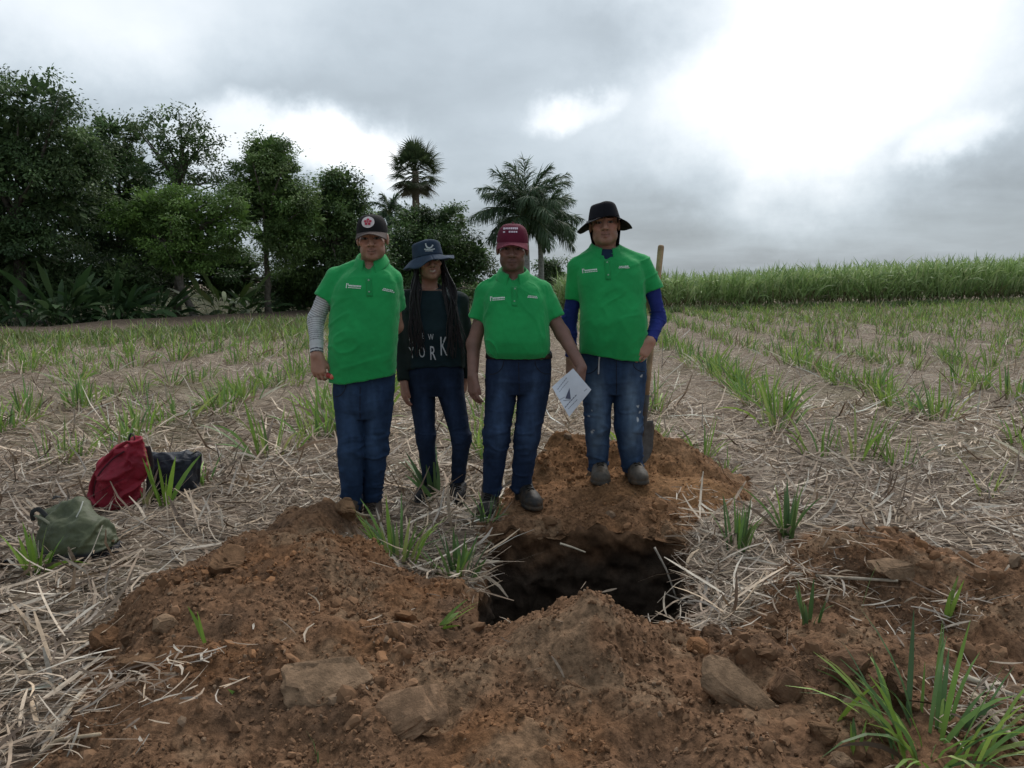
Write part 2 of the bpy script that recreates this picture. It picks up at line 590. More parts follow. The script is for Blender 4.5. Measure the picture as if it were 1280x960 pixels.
def build_ground():
    xs = graded(-2.7, 2.8, 0.0155, -4000, 4000, 1.12)
    ys = graded(1.8, 5.7, 0.0155, -60, 9000, 1.10)
    X, Y = np.meshgrid(xs, ys, indexing="ij")
    Z = ground_h(X, Y)
    a, b = X.shape
    D = dirt_mask(X, Y)
    B = np.exp(-(bank_dist(X, Y) / 1.0) ** 2)
    bx = np.interp(Y, [b[1] for b in BANK], [b[0] for b in BANK])
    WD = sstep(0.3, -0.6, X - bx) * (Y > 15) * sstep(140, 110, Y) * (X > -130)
    pd = poly_sd(X, Y, PIT)
    i, j = np.meshgrid(np.arange(a - 1), np.arange(b - 1), indexing="ij")
    cen = 0.25 * (pd[:-1, :-1] + pd[1:, :-1] + pd[:-1, 1:] + pd[1:, 1:])
    keep = (cen < 0.0).ravel()
    k = (i * b + j).ravel()[keep]
    Fq = np.stack([k, k + b, k + b + 1, k + 1], 1)
    V = np.stack([X.ravel(), Y.ravel(), Z.ravel()], 1)
    # colour of the loose soil: patches of redder subsoil and of pale grey-brown
    n1 = noise2(X, Y, 1.6, 3, 77).ravel()
    n2 = noise2(X, Y, 5.0, 3, 78).ravel()
    base = np.array([0.180, 0.101, 0.058])
    red = np.array([0.185, 0.094, 0.047])
    pale = np.array([0.225, 0.152, 0.096])
    dark = np.array([0.110, 0.068, 0.044])
    c = base + (red - base) * sstep(0.0, 0.6, n1)[:, None]
    c = c + (pale - c) * (sstep(0.15, 0.7, n2) * 0.6)[:, None]
    c = c + (dark - c) * (sstep(0.1, 0.7, -n2) * 0.6)[:, None]
    heap = np.exp(-(((X - 0.6) / 0.8) ** 2 + ((Y - 5.0) / 0.7) ** 2)).ravel()
    c = c + (np.array([0.225, 0.110, 0.048]) - c) * (heap * 0.75)[:, None]
    sandy = np.exp(-(((X - 1.1) / 0.45) ** 2 + ((Y - 4.75) / 0.32) ** 2)).ravel()
    c = c + (np.array([0.250, 0.135, 0.062]) - c) * (sandy * 0.8)[:, None]
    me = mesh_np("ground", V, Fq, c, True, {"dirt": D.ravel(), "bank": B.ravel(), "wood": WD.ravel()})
    mt = bpy.data.materials.new("field_soil_and_litter")
    mt.use_nodes = True
    nt = mt.node_tree
    N = NT(nt)
    bs = nt.nodes["Principled BSDF"]
    tc = N.node("ShaderNodeTexCoord")
    vec = tc.outputs["Object"]
    soil = N.node("ShaderNodeAttribute", attribute_name="Col").outputs["Color"]
    dm = N.node("ShaderNodeAttribute", attribute_name="dirt").outputs["Fac"]
    bk = N.node("ShaderNodeAttribute", attribute_name="bank").outputs["Fac"]
    nf = N.noise(vec, 38.0, 6.0, 0.7)
    vm = N.node("ShaderNodeVectorMath", operation="SCALE")
    N.put(vm.inputs[0], soil)
    N.put(vm.inputs[3], N.smooth(nf, 0.3, 0.7, 0.5, 1.45))
    soilc = vm.outputs[0]
    # litter: straw flakes in two crossing directions over earth painted darker as shadow between them
    fl = []
    for ang, sc in ((0.5, 1.0), (2.0, 1.15), (1.2, 0.8)):
        mp = N.node("ShaderNodeMapping")
        mp.inputs["Rotation"].default_value = (0, 0, ang)
        mp.inputs["Scale"].default_value = (6 * sc, 55 * sc, 8)
        nt.links.new(vec, mp.inputs[0])
        fl.append(N.noise(mp.outputs[0], 1.0, 3.0, 0.6))
    lit = N.m("MAXIMUM", N.m("MAXIMUM", fl[0], fl[1]), fl[2])
    litc = N.ramp(lit, [(0.46, (0.055, 0.04, 0.03)), (0.56, (0.19, 0.145, 0.11)), (0.66, (0.42, 0.35, 0.28)), (0.78, (0.58, 0.50, 0.42))])
    farn = N.noise(vec, 0.35, 5.0, 0.6)
    litc = N.mix(N.smooth(farn, 0.45, 0.7, 0.0, 0.35), litc, (0.12, 0.13, 0.05))
    cc = N.mix(dm, litc, soilc)
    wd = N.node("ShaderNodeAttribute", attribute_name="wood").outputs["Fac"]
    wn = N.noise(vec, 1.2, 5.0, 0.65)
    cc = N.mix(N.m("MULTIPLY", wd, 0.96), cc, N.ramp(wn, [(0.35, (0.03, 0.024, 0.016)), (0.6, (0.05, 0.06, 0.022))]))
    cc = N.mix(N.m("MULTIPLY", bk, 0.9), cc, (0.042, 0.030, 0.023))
    nt.links.new(cc, bs.inputs["Base Color"])
    bs.inputs["Roughness"].default_value = 0.95
    bs.inputs["Specular IOR Level"].default_value = 0.1
    b = N.node("ShaderNodeBump")
    b.inputs["Strength"].default_value = 0.9
    b.inputs["Distance"].default_value = 0.012
    nt.links.new(N.noise(vec, 75.0, 6.0, 0.7), b.inputs["Height"])
    nt.links.new(b.outputs[0], bs.inputs["Normal"])
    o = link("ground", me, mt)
    tag(o, "brown field soil with straw litter and dug earth heaped round a pit", None, None, "structure")
    return o


build_ground()


def build_pit():
    """four dug walls and the floor of the soil pit"""
    P = np.array(PIT)
    cen = P.mean(0)
    pts = []
    n = len(P)
    for i in range(n):
        a, b = P[i], P[(i + 1) % n]
        m = max(2, int(np.linalg.norm(b - a) / 0.018))
        for k in range(m):
            pts.append(a + (b - a) * k / m)
    pts = np.array(pts)
    nxt, prv = np.roll(pts, -1, 0), np.roll(pts, 1, 0)
    t = nxt - prv
    nrm = np.stack([t[:, 1], -t[:, 0]], 1)
    nrm /= np.linalg.norm(nrm, axis=1, keepdims=True)
    nrm *= np.sign(((pts - cen) * nrm).sum(1))[:, None]      # pointing outward
    top = ground_h(pts[:, 0] + nrm[:, 0] * 0.05, pts[:, 1] + nrm[:, 1] * 0.05)
    rows = []
    depth = 1.25
    nz = 70
    for r in range(nz + 1):
        f = r / nz
        z = top * (1 - f) + f * (-depth) - 0.012
        rows.append(np.stack([pts[:, 0], pts[:, 1], z], 1))
    V = np.stack(rows)                                       # nz+1, m, 3
    flat = V.reshape(-1, 3)
    d = 0.045 * fbm(flat, 5.0, 3, 40) + 0.034 * np.abs(fbm(flat, 15.0, 3, 41))
    d = d.reshape(V.shape[:2])
    d[0] = 0.03
    d[1] = np.minimum(d[1], 0.02)
    V[:, :, :2] += nrm[None] * (d[:, :, None]) - nrm[None] * 0.012
    # the undercut topsoil lip
    V[0, :, :2] += nrm * 0.045
    a, b = V.shape[:2]
    i, j = np.meshgrid(np.arange(a - 1), np.arange(b), indexing="ij")
    j2 = (j + 1) % b
    Fq = np.stack([(i * b + j), (i * b + j2), ((i + 1) * b + j2), ((i + 1) * b + j)], 2).reshape(-1, 4)
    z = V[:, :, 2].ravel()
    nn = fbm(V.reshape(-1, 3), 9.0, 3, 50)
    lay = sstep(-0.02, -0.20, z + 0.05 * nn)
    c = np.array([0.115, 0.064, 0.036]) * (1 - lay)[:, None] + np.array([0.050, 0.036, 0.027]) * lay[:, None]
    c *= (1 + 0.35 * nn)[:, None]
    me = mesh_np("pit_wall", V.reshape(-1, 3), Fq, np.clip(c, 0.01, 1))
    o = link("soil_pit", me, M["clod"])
    tag(o, "deep square soil pit dug in front of the four people", None, None, "structure")
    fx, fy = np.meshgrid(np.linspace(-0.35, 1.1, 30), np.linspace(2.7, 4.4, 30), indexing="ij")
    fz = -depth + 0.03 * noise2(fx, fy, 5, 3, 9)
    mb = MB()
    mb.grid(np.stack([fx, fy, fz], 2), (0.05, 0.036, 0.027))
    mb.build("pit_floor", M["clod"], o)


build_pit()


# ------------------------------------------------------------------ strips: straw, blades, leaflets
def strips(P, az, L, lean, droop, W, nseg, twist=0.0, prof=None, c=None, r=None, curl=0.0):
    """N bent ribbons from the points P. az heading, lean from the vertical, droop added along the length"""
    r = r or rng
    P = np.asarray(P, float)
    n = len(P)
    az, L, lean, droop, W, twist = [np.broadcast_to(np.asarray(q, float), (n,)) for q in (az, L, lean, droop, W, twist)]
    t = np.linspace(0, 1, nseg + 1)
    if prof is None:
        prof = 1.0 - t ** 2.2 * 0.95
    prof = np.asarray(prof)
    pos = P.copy()
    out = np.zeros((n, nseg + 1, 2, 3))
    curl = np.broadcast_to(np.asarray(curl, float), (n,))
    for i in range(nseg + 1):
        hd = np.stack([np.cos(az + curl * t[i]), np.sin(az + curl * t[i])], 1)
        ang = lean + droop * t[i]
        d = np.stack([np.sin(ang) * hd[:, 0], np.sin(ang) * hd[:, 1], np.cos(ang)], 1)
        if i:
            pos = pos + d * (L / nseg)[:, None]
        side = np.stack([-hd[:, 1], hd[:, 0], np.zeros(n)], 1)
        up = np.cross(d, side)
        sv = side * np.cos(twist)[:, None] + up * np.sin(twist)[:, None]
        w = (W * prof[i] * 0.5)[:, None]
        out[:, i, 0] = pos - sv * w
        out[:, i, 1] = pos + sv * w
    V = out.reshape(-1, 3)
    base = np.arange(n)[:, None] * (2 * (nseg + 1)) + np.arange(nseg)[None] * 2
    k = base.ravel()
    Fq = np.stack([k, k + 1, k + 3, k + 2], 1)
    C = None
    if c is not None:
        c = np.asarray(c, float)
        if c.ndim == 1:
            c = np.broadcast_to(c, (n, 3))
        C = np.repeat(c, 2 * (nseg + 1), axis=0)
    return V, Fq, C


def pick(colors, n, jit=0.15, r=None):
    r = r or rng
    colors = np.asarray(colors, float)
    c = colors[r.integers(0, len(colors), n)]
    return c * (1 + jit * r.standard_normal((n, 1)))


STRAW_COL = [(0.47, 0.375, 0.285), (0.40, 0.315, 0.24), (0.52, 0.435, 0.345), (0.30, 0.225, 0.165), (0.43, 0.33, 0.235), (0.38, 0.325, 0.275), (0.20, 0.145, 0.105), (0.55, 0.485, 0.405), (0.13, 0.092, 0.068), (0.34, 0.26, 0.195), (0.25, 0.185, 0.14)]


def build_straw():
    bands = [(1.9, 3.2, 2100, 1.0, 0.0), (3.2, 6.0, 1400, 1.0, 0.0), (6.0, 9.0, 620, 1.35, 0.01), (9.0, 14.0, 300, 1.7, 0.01),
             (14.0, 24.0, 80, 2.4, 0.01), (24.0, 46.0, 16, 3.6, 0.01)]
    Vs, Fs, Cs, n0 = [], [], [], 0
    for (y0, y1, den, big, dz) in bands:
        hw = lambda y: 0.80 * y + 0.8
        area = (hw(y0) + hw(y1)) * (y1 - y0)
        n = int(area * den)
        y = np.sqrt(rng.uniform(y0 ** 2, y1 ** 2, n))
        x = rng.uniform(-1, 1, n) * hw(y)
        dm = dirt_mask(x, y)
        pd = poly_sd(x, y, PIT)
        bk = bank_dist(x, y)
        keep = (rng.random(n) > dm * 1.02 - 0.02 * 0) & (pd < -0.02) & (bk > 1.2)
        # bare patches between the litter
        pn = noise2(x, y, 1.3, 3, 61)
        keep &= rng.random(n) < np.clip(0.92 + 0.6 * pn, 0.35, 1)
        x, y = x[keep], y[keep]
        n = len(x)
        big_leaf = rng.random(n) < 0.22
        L = rng.uniform(0.035, 0.15, n) * big ** 0.7
        L[big_leaf] = rng.uniform(0.14, 0.40, big_leaf.sum()) * big ** 0.5
        W = rng.uniform(0.0022, 0.0075, n) * big
        W[big_leaf] = rng.uniform(0.006, 0.018, big_leaf.sum()) * big ** 0.7
        az = rng.uniform(0, 2 * math.pi, n)
        align = rng.random(n) < 0.2
        az[align] = rng.normal(math.pi * 0.1, 0.5, align.sum())
        lean = R(90) - np.abs(rng.normal(0, 0.13, n))
        up = rng.random(n) < 0.07
        lean[up] -= rng.uniform(0.1, 0.7, up.sum())
        droop = rng.normal(0.15, 0.45, n)
        z = ground_h(x, y, False) + rng.random(n) ** 1.6 * 0.045 + 0.006
        c = pick(STRAW_COL, n, 0.2)
        drk = sstep(0.0, 0.8, noise2(x, y, 0.7, 2, 88))[:, None] * 0.25
        c = np.clip(c * (1 - drk) * (1.0 if y1 <= 6 else 1.18), 0.02, 0.72)
        nseg = 4 if y1 <= 3.2 else (3 if y1 <= 6.0 else (2 if y1 <= 9 else 1))
        t = np.linspace(0, 1, nseg + 1)
        V, Fq, C = strips(np.stack([x, y, z], 1), az, L, lean, droop, W, nseg, rng.normal(0, 0.45, n), np.where((t == 0) | (t == 1), 0.4, 1.0), c, None, rng.normal(0, 0.7, n))
        Vs.append(V)
        Fs.append(Fq + n0)
        Cs.append(C)
        n0 += len(V)
    # straw fallen over the rim of the pit and on the spoil
    for (px, py, rx, ry, n) in ((1000, 765, 90, 25, 260), (600, 715, 28, 40, 240), (880, 750, 22, 50, 330), (540, 715, 70, 35, 420), (910, 680, 50, 35, 420),
                                (870, 800, 60, 20, 160), (200, 905, 90, 30, 120), (60, 930, 90, 40, 160), (640, 690, 50, 20, 45), (760, 690, 90, 14, 22),
                                (480, 860, 330, 80, 36), (1120, 800, 150, 60, 40), (1180, 800, 60, 22, 90), (1220, 920, 50, 40, 160), (880, 645, 60, 14, 50)):
        a = rng.normal(0, 0.55, (n, 2))
        g = np.array([gnd(px + rx * q[0], py + ry * q[1])[:2] for q in a])
        ok = poly_sd(g[:, 0], g[:, 1], PIT) < -0.005
        g = g[ok]
        n = len(g)
        z = ground_h(g[:, 0], g[:, 1]) + rng.random(n) * 0.03 + 0.01
        V, Fq, C = strips(np.column_stack([g, z]), rng.uniform(0, 6.28, n), rng.uniform(0.04, 0.17, n), R(90) - rng.normal(0.05, 0.2, n), rng.normal(0.1, 0.3, n),
                          rng.uniform(0.002, 0.009, n), 3, rng.normal(0, 0.5, n), [0.5, 1, 1, 0.4], np.clip(pick(STRAW_COL, n) * 0.85, 0.03, 0.7), None, rng.normal(0, 0.7, n))
        Vs.append(V)
        Fs.append(Fq + n0)
        Cs.append(C)
        n0 += len(V)
    me = mesh_np("straw_litter", np.concatenate(Vs), np.concatenate(Fs), np.concatenate(Cs), False)
    o = link("straw_litter", me, M["straw"])
    tag(o, "dry straw litter of cane leaves covering the field", "straw", None, "stuff")
    print("straw strips faces", sum(len(f) for f in Fs))


build_straw()


def ico(sub):
    bm = bmesh.new()
    bmesh.ops.create_icosphere(bm, subdivisions=sub, radius=1.0)
    V = np.array([v.co[:] for v in bm.verts])
    F = np.array([[v.index for v in f.verts] for f in bm.faces])
    bm.free()
    return V, F


ICO1, ICO2, ICO3 = ico(1), ico(2), ico(4)


def rand_rot(n, r=None):
    r = r or rng
    q = r.standard_normal((n, 4))
    q /= np.linalg.norm(q, axis=1, keepdims=True)
    w, x, y, z = q.T
    return np.stack([np.stack([1 - 2 * (y * y + z * z), 2 * (x * y - z * w), 2 * (x * z + y * w)], 1),
                     np.stack([2 * (x * y + z * w), 1 - 2 * (x * x + z * z), 2 * (y * z - x * w)], 1),
                     np.stack([2 * (x * z - y * w), 2 * (y * z + x * w), 1 - 2 * (x * x + y * y)], 1)], 1)


def soil_color(x, y, r=None):
    n = len(x)
    n1 = noise2(x, y, 1.6, 3, 77)
    c = np.array([0.190, 0.110, 0.064]) + (np.array([0.21, 0.108, 0.054]) - np.array([0.190, 0.110, 0.064])) * sstep(0, 0.6, n1)[:, None]
    heap = np.exp(-(((x - 0.6) / 0.8) ** 2 + ((y - 5.0) / 0.7) ** 2))
    c = c + (np.array([0.235, 0.115, 0.05]) - c) * (heap * 0.75)[:, None]
    c = c * (1 + 0.15 * rng.standard_normal((n, 1)))
    p = rng.random(n) < 0.05
    c[p] = np.array([0.22, 0.15, 0.10]) * (1 + 0.15 * rng.standard_normal((p.sum(), 1)))
    return np.clip(c, 0.02, 0.4)


def lumps(x, y, s, shape, sink=0.25, jj=0.2):
    n = len(x)
    z = ground_h(x, y) + s * sink
    Rm = rand_rot(n)
    sc = s[:, None] * rng.uniform(0.5, 1.35, (n, 3))
    V0, F0 = shape
    jit = 1 + jj * rng.standard_normal((n, len(V0), 1))
    V = np.einsum("nij,nkj->nki", Rm, V0[None] * jit * sc[:, None, :])
    V += np.stack([x, y, z], 1)[:, None, :]
    F = F0[None] + (np.arange(n) * len(V0))[:, None, None]
    C = np.repeat(soil_color(x, y), len(V0), axis=0)
    return V.reshape(-1, 3), F.reshape(-1, 3), C


def build_crumbs():
    n = 100000
    x = rng.uniform(-2.6, 3.0, n)
    y = rng.uniform(1.75, 5.75, n)
    k = (dirt_mask(x, y) > rng.random(n)) & (poly_sd(x, y, PIT) < -0.01)
    k &= rng.random(n) < np.clip(2.9 / y, 0, 1) ** 1.6
    sm = np.exp(-(((x - 1.15) / 0.5) ** 2 + ((y - 4.78) / 0.35) ** 2))
    k &= rng.random(n) > sm * 0.9
    clump = noise2(x, y, 5.0, 3, 65)
    k &= rng.random(n) < np.clip(0.55 + 0.7 * clump, 0.12, 1)
    x, y = x[k], y[k]
    n = len(x)
    s = 0.0032 + 0.0065 * rng.random(n) ** 2.4
    big = rng.random(n) < 0.022
    s[big] = rng.uniform(0.009, 0.022, big.sum())
    front = np.hypot((x - 0.255) / 0.55, (y - 2.45) / 0.55) < 1
    s[front & big] *= 0.6
    A = lumps(x[~big], y[~big], s[~big], ICO1)
    B = lumps(x[big], y[big], s[big], ICO1, 0.1)
    nm = 5200
    xm, ym = rng.uniform(-2.4, 2.9, nm), rng.uniform(1.8, 5.7, nm)
    km = (dirt_mask(xm, ym) > 0.6) & (poly_sd(xm, ym, PIT) < -0.03) & (rng.random(nm) < np.clip(0.16 + 0.8 * noise2(xm, ym, 2.2, 3, 66), 0.02, 1))
    km &= np.hypot((xm - 0.255) / 0.5, (ym - 2.4) / 0.6) > 1
    km &= np.hypot((xm - 1.15) / 0.6, (ym - 4.78) / 0.4) > 1
    xm, ym = xm[km], ym[km]
    Cm = lumps(xm, ym, 0.012 + 0.026 * rng.random(len(xm)) ** 2.0, ICO2, -0.15, 0.13)
    B = (np.concatenate([B[0], Cm[0]]), np.concatenate([B[1], Cm[1] + len(B[0])]), np.concatenate([B[2], Cm[2]]))
    me = mesh_np("soil_crumbs", np.concatenate([A[0], B[0]]), np.concatenate([A[1], B[1] + len(A[0])]), np.concatenate([A[2], B[2]]), False)
    o = link("soil_crumbs", me, M["crumb"])
    tag(o, "loose brown soil crumbs and small clods on the spoil heaps", "soil", None, "stuff")
    print("crumbs", n)


build_crumbs()


def clod(px, py, sx, sy, sz, tilt, rz, label, seed, c=(0.135, 0.080, 0.046), Y=None, block=0.5, sink=0.35):
    V0, F0 = ICO3
    p = gnd(px, py, 0.1) if Y is None else at(px, py, Y)
    r = np.random.default_rng(seed)
    e = 2.0 / (2.0 + 3.0 * block)
    V = np.sign(V0) * np.abs(V0) ** e
    V += V0 * (0.16 * fbm(V0, 1.3, 2, seed))[:, None]
    for k in range(9):                      # fracture faces
        n = r.standard_normal(3)
        n /= np.linalg.norm(n)
        h = (V @ n)
        lim = h.max() * r.uniform(0.52, 0.85)
        V -= np.clip(h - lim, 0, None)[:, None] * n
    V += V0 * (0.03 * fbm(V0, 6.0, 3, seed + 5))[:, None]
    for k in range(3):                      # cracks
        d = np.cos(seed + k * 1.9) * V0[:, 0] + np.sin(seed + k * 1.9) * V0[:, 1] + 0.22 * fbm(V0, 2.2, 2, seed + 30 + k) - 0.35 + 0.4 * k
        V -= V0 * (0.13 * np.exp(-(d / 0.03) ** 2))[:, None]
    V *= np.array([sx, sy, sz]) * 1.12
    m = np.array(Matrix.Rotation(rz, 3, "Z") @ Matrix.Rotation(tilt[0], 3, "X") @ Matrix.Rotation(tilt[1], 3, "Y"))
    V = V @ m.T
    C = np.clip(np.array(c) * 1.3 * (1 + 0.25 * fbm(V0, 2.5, 3, seed + 9))[:, None], 0.02, 0.5)
    me = mesh_np("soil_clod", V, F0, C, False)
    z = gz(p[0], p[1])
    o = link("soil_clod", me, M["clod"], None, (p[0], p[1], z + sz * (1 - 2 * sink) * 0.5))
    tag(o, label, "clod", "big clods on the spoil")
    return o


GREY = (0.165, 0.108, 0.068)
clod(412, 872, 0.125, 0.10, 0.045, (R(24), R(-6)), R(8), "wide cracked pale clod on the earth bank below the man in striped sleeve", 3, GREY, block=0.35)
clod(508, 905, 0.115, 0.085, 0.045, (R(28), R(-32)), R(20), "smooth tilted slab of clay at the bottom beside the pointed heap", 5, (0.175, 0.108, 0.066), block=0.7)
clod(918, 872, 0.135, 0.065, 0.05, (R(30), R(38)), R(-20), "long tilted clay block sliding off the pointed heap toward the grass", 8, GREY, block=0.75)
clod(1212, 716, 0.095, 0.06, 0.05, (R(25), R(20)), R(-15), "wedge shaped clod on the far edge of the spoil under the straw", 11, (0.14, 0.082, 0.048), block=0.6)
clod(132, 782, 0.055, 0.05, 0.045, (R(10), 0), R(30), "round brown clod at the straw edge of the earth bank", 14, (0.12, 0.065, 0.035), block=0.1, sink=0.2)
clod(432, 655, 0.06, 0.05, 0.055, (R(35), R(20)), R(30), "angular clod leaning against the shoe of the man in striped sleeve", 17, (0.15, 0.088, 0.05), block=0.7, sink=0.15)
clod(457, 668, 0.055, 0.05, 0.05, (R(30), R(-15)), R(-20), "angular clod between the striped sleeve man's shoe and the grass tuft", 19, (0.145, 0.085, 0.047), block=0.7, sink=0.15)
clod(1112, 738, 0.08, 0.06, 0.03, (R(22), 0), R(10), "flat grey clod behind the thin upright cane blade", 23, GREY, block=0.5)
clod(893, 797, 0.05, 0.045, 0.045, (R(15), R(10)), 0, "dark lumpy clod at the corner of the pit near the straw", 26, (0.085, 0.05, 0.03), block=0.3, sink=0.2)
clod(1028, 922, 0.038, 0.034, 0.032, (0, 0), 0, "small round clod at the foot of the bright single blade", 29, (0.12, 0.07, 0.04), block=0.3, sink=0.25)
clod(1048, 948, 0.036, 0.03, 0.028, (0, R(10)), 0.6, "small pale clod at the bottom edge beside the big grass tuft", 31, GREY, block=0.3, sink=0.25)
clod(985, 865, 0.05, 0.045, 0.05, (R(20), R(25)), 1.0, "upright broken clod next to the long tilted clay block", 34, (0.12, 0.07, 0.042), block=0.6, sink=0.25)
clod(870, 815, 0.04, 0.04, 0.035, (R(20), R(25)), 1.0, "small reddish clod on the shoulder of the pointed heap", 37, (0.15, 0.075, 0.036), block=0.3, sink=0.25)
clod(290, 748, 0.075, 0.06, 0.05, (R(20), R(12)), 0.4, "broad brown clod near the top of the left earth bank", 41, (0.14, 0.08, 0.045), block=0.4, sink=0.35)
clod(205, 808, 0.042, 0.036, 0.028, (R(10), R(6)), 0.9, "flattish pale clod low on the earth bank near the straw", 43, GREY, block=0.4, sink=0.25)
clod(170, 842, 0.055, 0.04, 0.035, (R(10), R(-12)), 0.2, "brown clod low on the earth bank beside the single leaning blade", 46, (0.13, 0.075, 0.042), block=0.4, sink=0.3)
clod(1060, 860, 0.06, 0.05, 0.045, (R(12), R(-15)), 0.7, "dark squarish clod behind the big grass tuft", 49, (0.105, 0.06, 0.036), block=0.6, sink=0.3)
clod(1120, 870, 0.05, 0.04, 0.05, (R(15), R(5)), 0.2, "dark clod touching the blades of the big grass tuft", 52, (0.10, 0.058, 0.035), block=0.5, sink=0.3)

# ------------------------------------------------------------------ young cane
GREENS = [(0.20, 0.33, 0.06), (0.155, 0.27, 0.06), (0.26, 0.38, 0.08), (0.13, 0.23, 0.07), (0.31, 0.37, 0.12)]
BLADE_PROF = np.array([0.55, 0.9, 1.0, 0.85, 0.55, 0.06])


def tuft_arrays(n, H, spread, W, seed, greens=GREENS, lean=0.22, droop=0.5, az=None, dry=0.12):
    r = np.random.default_rng(seed)
    a = r.uniform(0, 2 * math.pi, n) if az is None else r.normal(az, 0.5, n)
    rad = spread * np.sqrt(r.random(n))
    P = np.stack([rad * np.cos(a), rad * np.sin(a), np.full(n, -0.02)], 1)
    L = H * r.uniform(0.5, 1.1, n)
    c = pick(greens, n, 0.15, r)
    d = r.random(n) < dry
    c[d] = pick(STRAW_COL, d.sum(), 0.1, r)
    ln = np.abs(r.normal(lean, 0.16, n))
    dr = np.abs(r.normal(droop, 0.35, n))
    ln[d] += 0.5
    return strips(P, a + r.normal(0, 0.4, n), L, ln, dr, W * r.uniform(0.6, 1.2, n), 5, r.normal(0, 0.6, n), BLADE_PROF, np.clip(c, 0.02, 0.6))


def shoot(name, px, py, hpx, n, label, seed, spread=0.05, W=0.018, split=False, group=None, z=None, **kw):
    """a labelled tuft rooted at a pixel of the ground; hpx its height in pixels"""
    g = gnd(px, py, 0.03 if z is None else z)
    zz = gz(g[0], g[1])
    H = hpx * g[1] / FPX * 1.05
    V, Fq, C = tuft_arrays(n, H, spread, W, seed, **kw)
    if not split:
        o = link(name, mesh_np(name, V, Fq, C, False), M["blade"], None, (g[0], g[1], zz))
        tag(o, label, "cane shoot", group)
        return o
    root = empty(name, (g[0], g[1], zz))
    tag(root, label, "cane shoot", group)
    per_v, per_f = 12, 5
    for i in range(n):
        f = Fq[i * per_f:(i + 1) * per_f] - i * per_v
        link("leaf", mesh_np("leaf", V[i * per_v:(i + 1) * per_v], f, C[i * per_v:(i + 1) * per_v], False), M["blade"], root)
    return root


DKG = [(0.09, 0.165, 0.055), (0.11, 0.20, 0.06), (0.14, 0.23, 0.075), (0.085, 0.15, 0.06)]
BRG = [(0.16, 0.27, 0.04), (0.20, 0.31, 0.05), (0.13, 0.23, 0.04)]
shoot("cane_shoot", 44, 708, 72, 16, "bright green cane tuft growing against the olive backpack", 101, 0.045, 0.022, True, greens=BRG, dry=0.05)
shoot("cane_shoot", 207, 632, 72, 7, "upright broad bladed cane shoot between red and black backpacks", 102, 0.03, 0.03, True, greens=BRG, lean=0.12, droop=0.15, dry=0.0)
shoot("cane_shoot", 180, 632, 58, 6, "half dry olive cane shoot touching the side of the red backpack", 103, 0.03, 0.028, True, greens=[(0.17, 0.17, 0.07), (0.2, 0.2, 0.09)], lean=0.15, droop=0.15)
shoot("cane_shoot", 252, 604, 50, 12, "green cane tuft at the far side of the black backpack", 104, 0.05, 0.022, greens=GREENS)
shoot("cane_shoot", 262, 855, 85, 2, "single leaning green blade on the left earth bank", 105, 0.008, 0.022, greens=BRG[:1], lean=0.25, droop=0.1, az=2.9, dry=0)
shoot("cane_shoot", 305, 908, 24, 3, "tiny fallen green blade low on the left earth bank", 106, 0.01, 0.014, greens=BRG, lean=0.9, droop=0.1, az=2.6, dry=0)
shoot("cane_shoot", 400, 958, 46, 4, "pair of thin dull blades below the wide cracked clod", 107, 0.015, 0.008, greens=DKG, lean=0.1, droop=0.1)
shoot("cane_shoot", 498, 702, 90, 46, "big tuft of grassy cane in front of striped sleeve man's shoes", 108, 0.11, 0.019, True, greens=GREENS, dry=0.2)
shoot("cane_shoot", 572, 716, 70, 32, "dark green cane tuft by the pit corner in front of the woman", 109, 0.08, 0.020, True, greens=DKG + GREENS[:2], dry=0.15)
shoot("cane_shoot", 548, 622, 70, 16, "broad dark blades leaning beside the woman's leg", 110, 0.05, 0.042, True, greens=DKG, lean=0.35, droop=0.15, az=2.6, dry=0)
shoot("cane_shoot", 610, 652, 48, 26, "low grass tuft hiding the boot toe of the man in maroon cap", 111, 0.06, 0.012, greens=DKG + GREENS[:1], dry=0.2)
shoot("cane_shoot", 922, 690, 82, 26, "upright cane tuft in straw to the right of the pit", 112, 0.05, 0.018, True, greens=DKG + GREENS[:2], lean=0.12, droop=0.3)
shoot("cane_shoot", 985, 664, 88, 20, "tall narrow cane tuft at the tip of the right spoil heap", 113, 0.035, 0.02, True, greens=DKG + GREENS[:1], lean=0.08, droop=0.2)
shoot("cane_shoot", 878, 572, 64, 20, "loose cane tuft right behind the shovel's earth heap", 114, 0.06, 0.018, greens=GREENS, lean=0.3)
shoot("cane_shoot", 905, 585, 40, 12, "thin yellowish tuft beside the loose tuft past the shovel", 115, 0.06, 0.012, greens=GREENS)
shoot("cane_shoot", 1010, 806, 62, 10, "small dark tuft in the straw patch on the right spoil", 116, 0.03, 0.016, True, greens=DKG, lean=0.1, droop=0.2, dry=0)
shoot("cane_shoot", 1076, 775, 80, 1, "lone thin upright blade on the right spoil", 117, 0.004, 0.016, greens=DKG[2:3], lean=0.02, droop=0.05, dry=0)
shoot("cane_shoot", 1165, 948, 160, 74, "largest foreground tuft of arching cane leaves in the bottom corner", 118, 0.14, 0.014, True, greens=DKG + GREENS, lean=0.28, droop=0.95, dry=0.08)
shoot("cane_shoot", 1043, 922, 80, 1, "single bright yellow green blade leaning on the right spoil", 119, 0.004, 0.026, greens=BRG[1:2], lean=0.25, droop=0.2, az=0.1, dry=0)
shoot("cane_shoot", 1068, 958, 66, 5, "short upright blades at the bottom edge left of the big tuft", 120, 0.015, 0.016, greens=GREENS, lean=0.06, droop=0.15, dry=0)
shoot("cane_shoot", 1178, 792, 70, 4, "sprig of pale blades on the spoil behind the big tuft", 121, 0.02, 0.02, greens=BRG, lean=0.3, droop=0.2, az=0.6, dry=0)
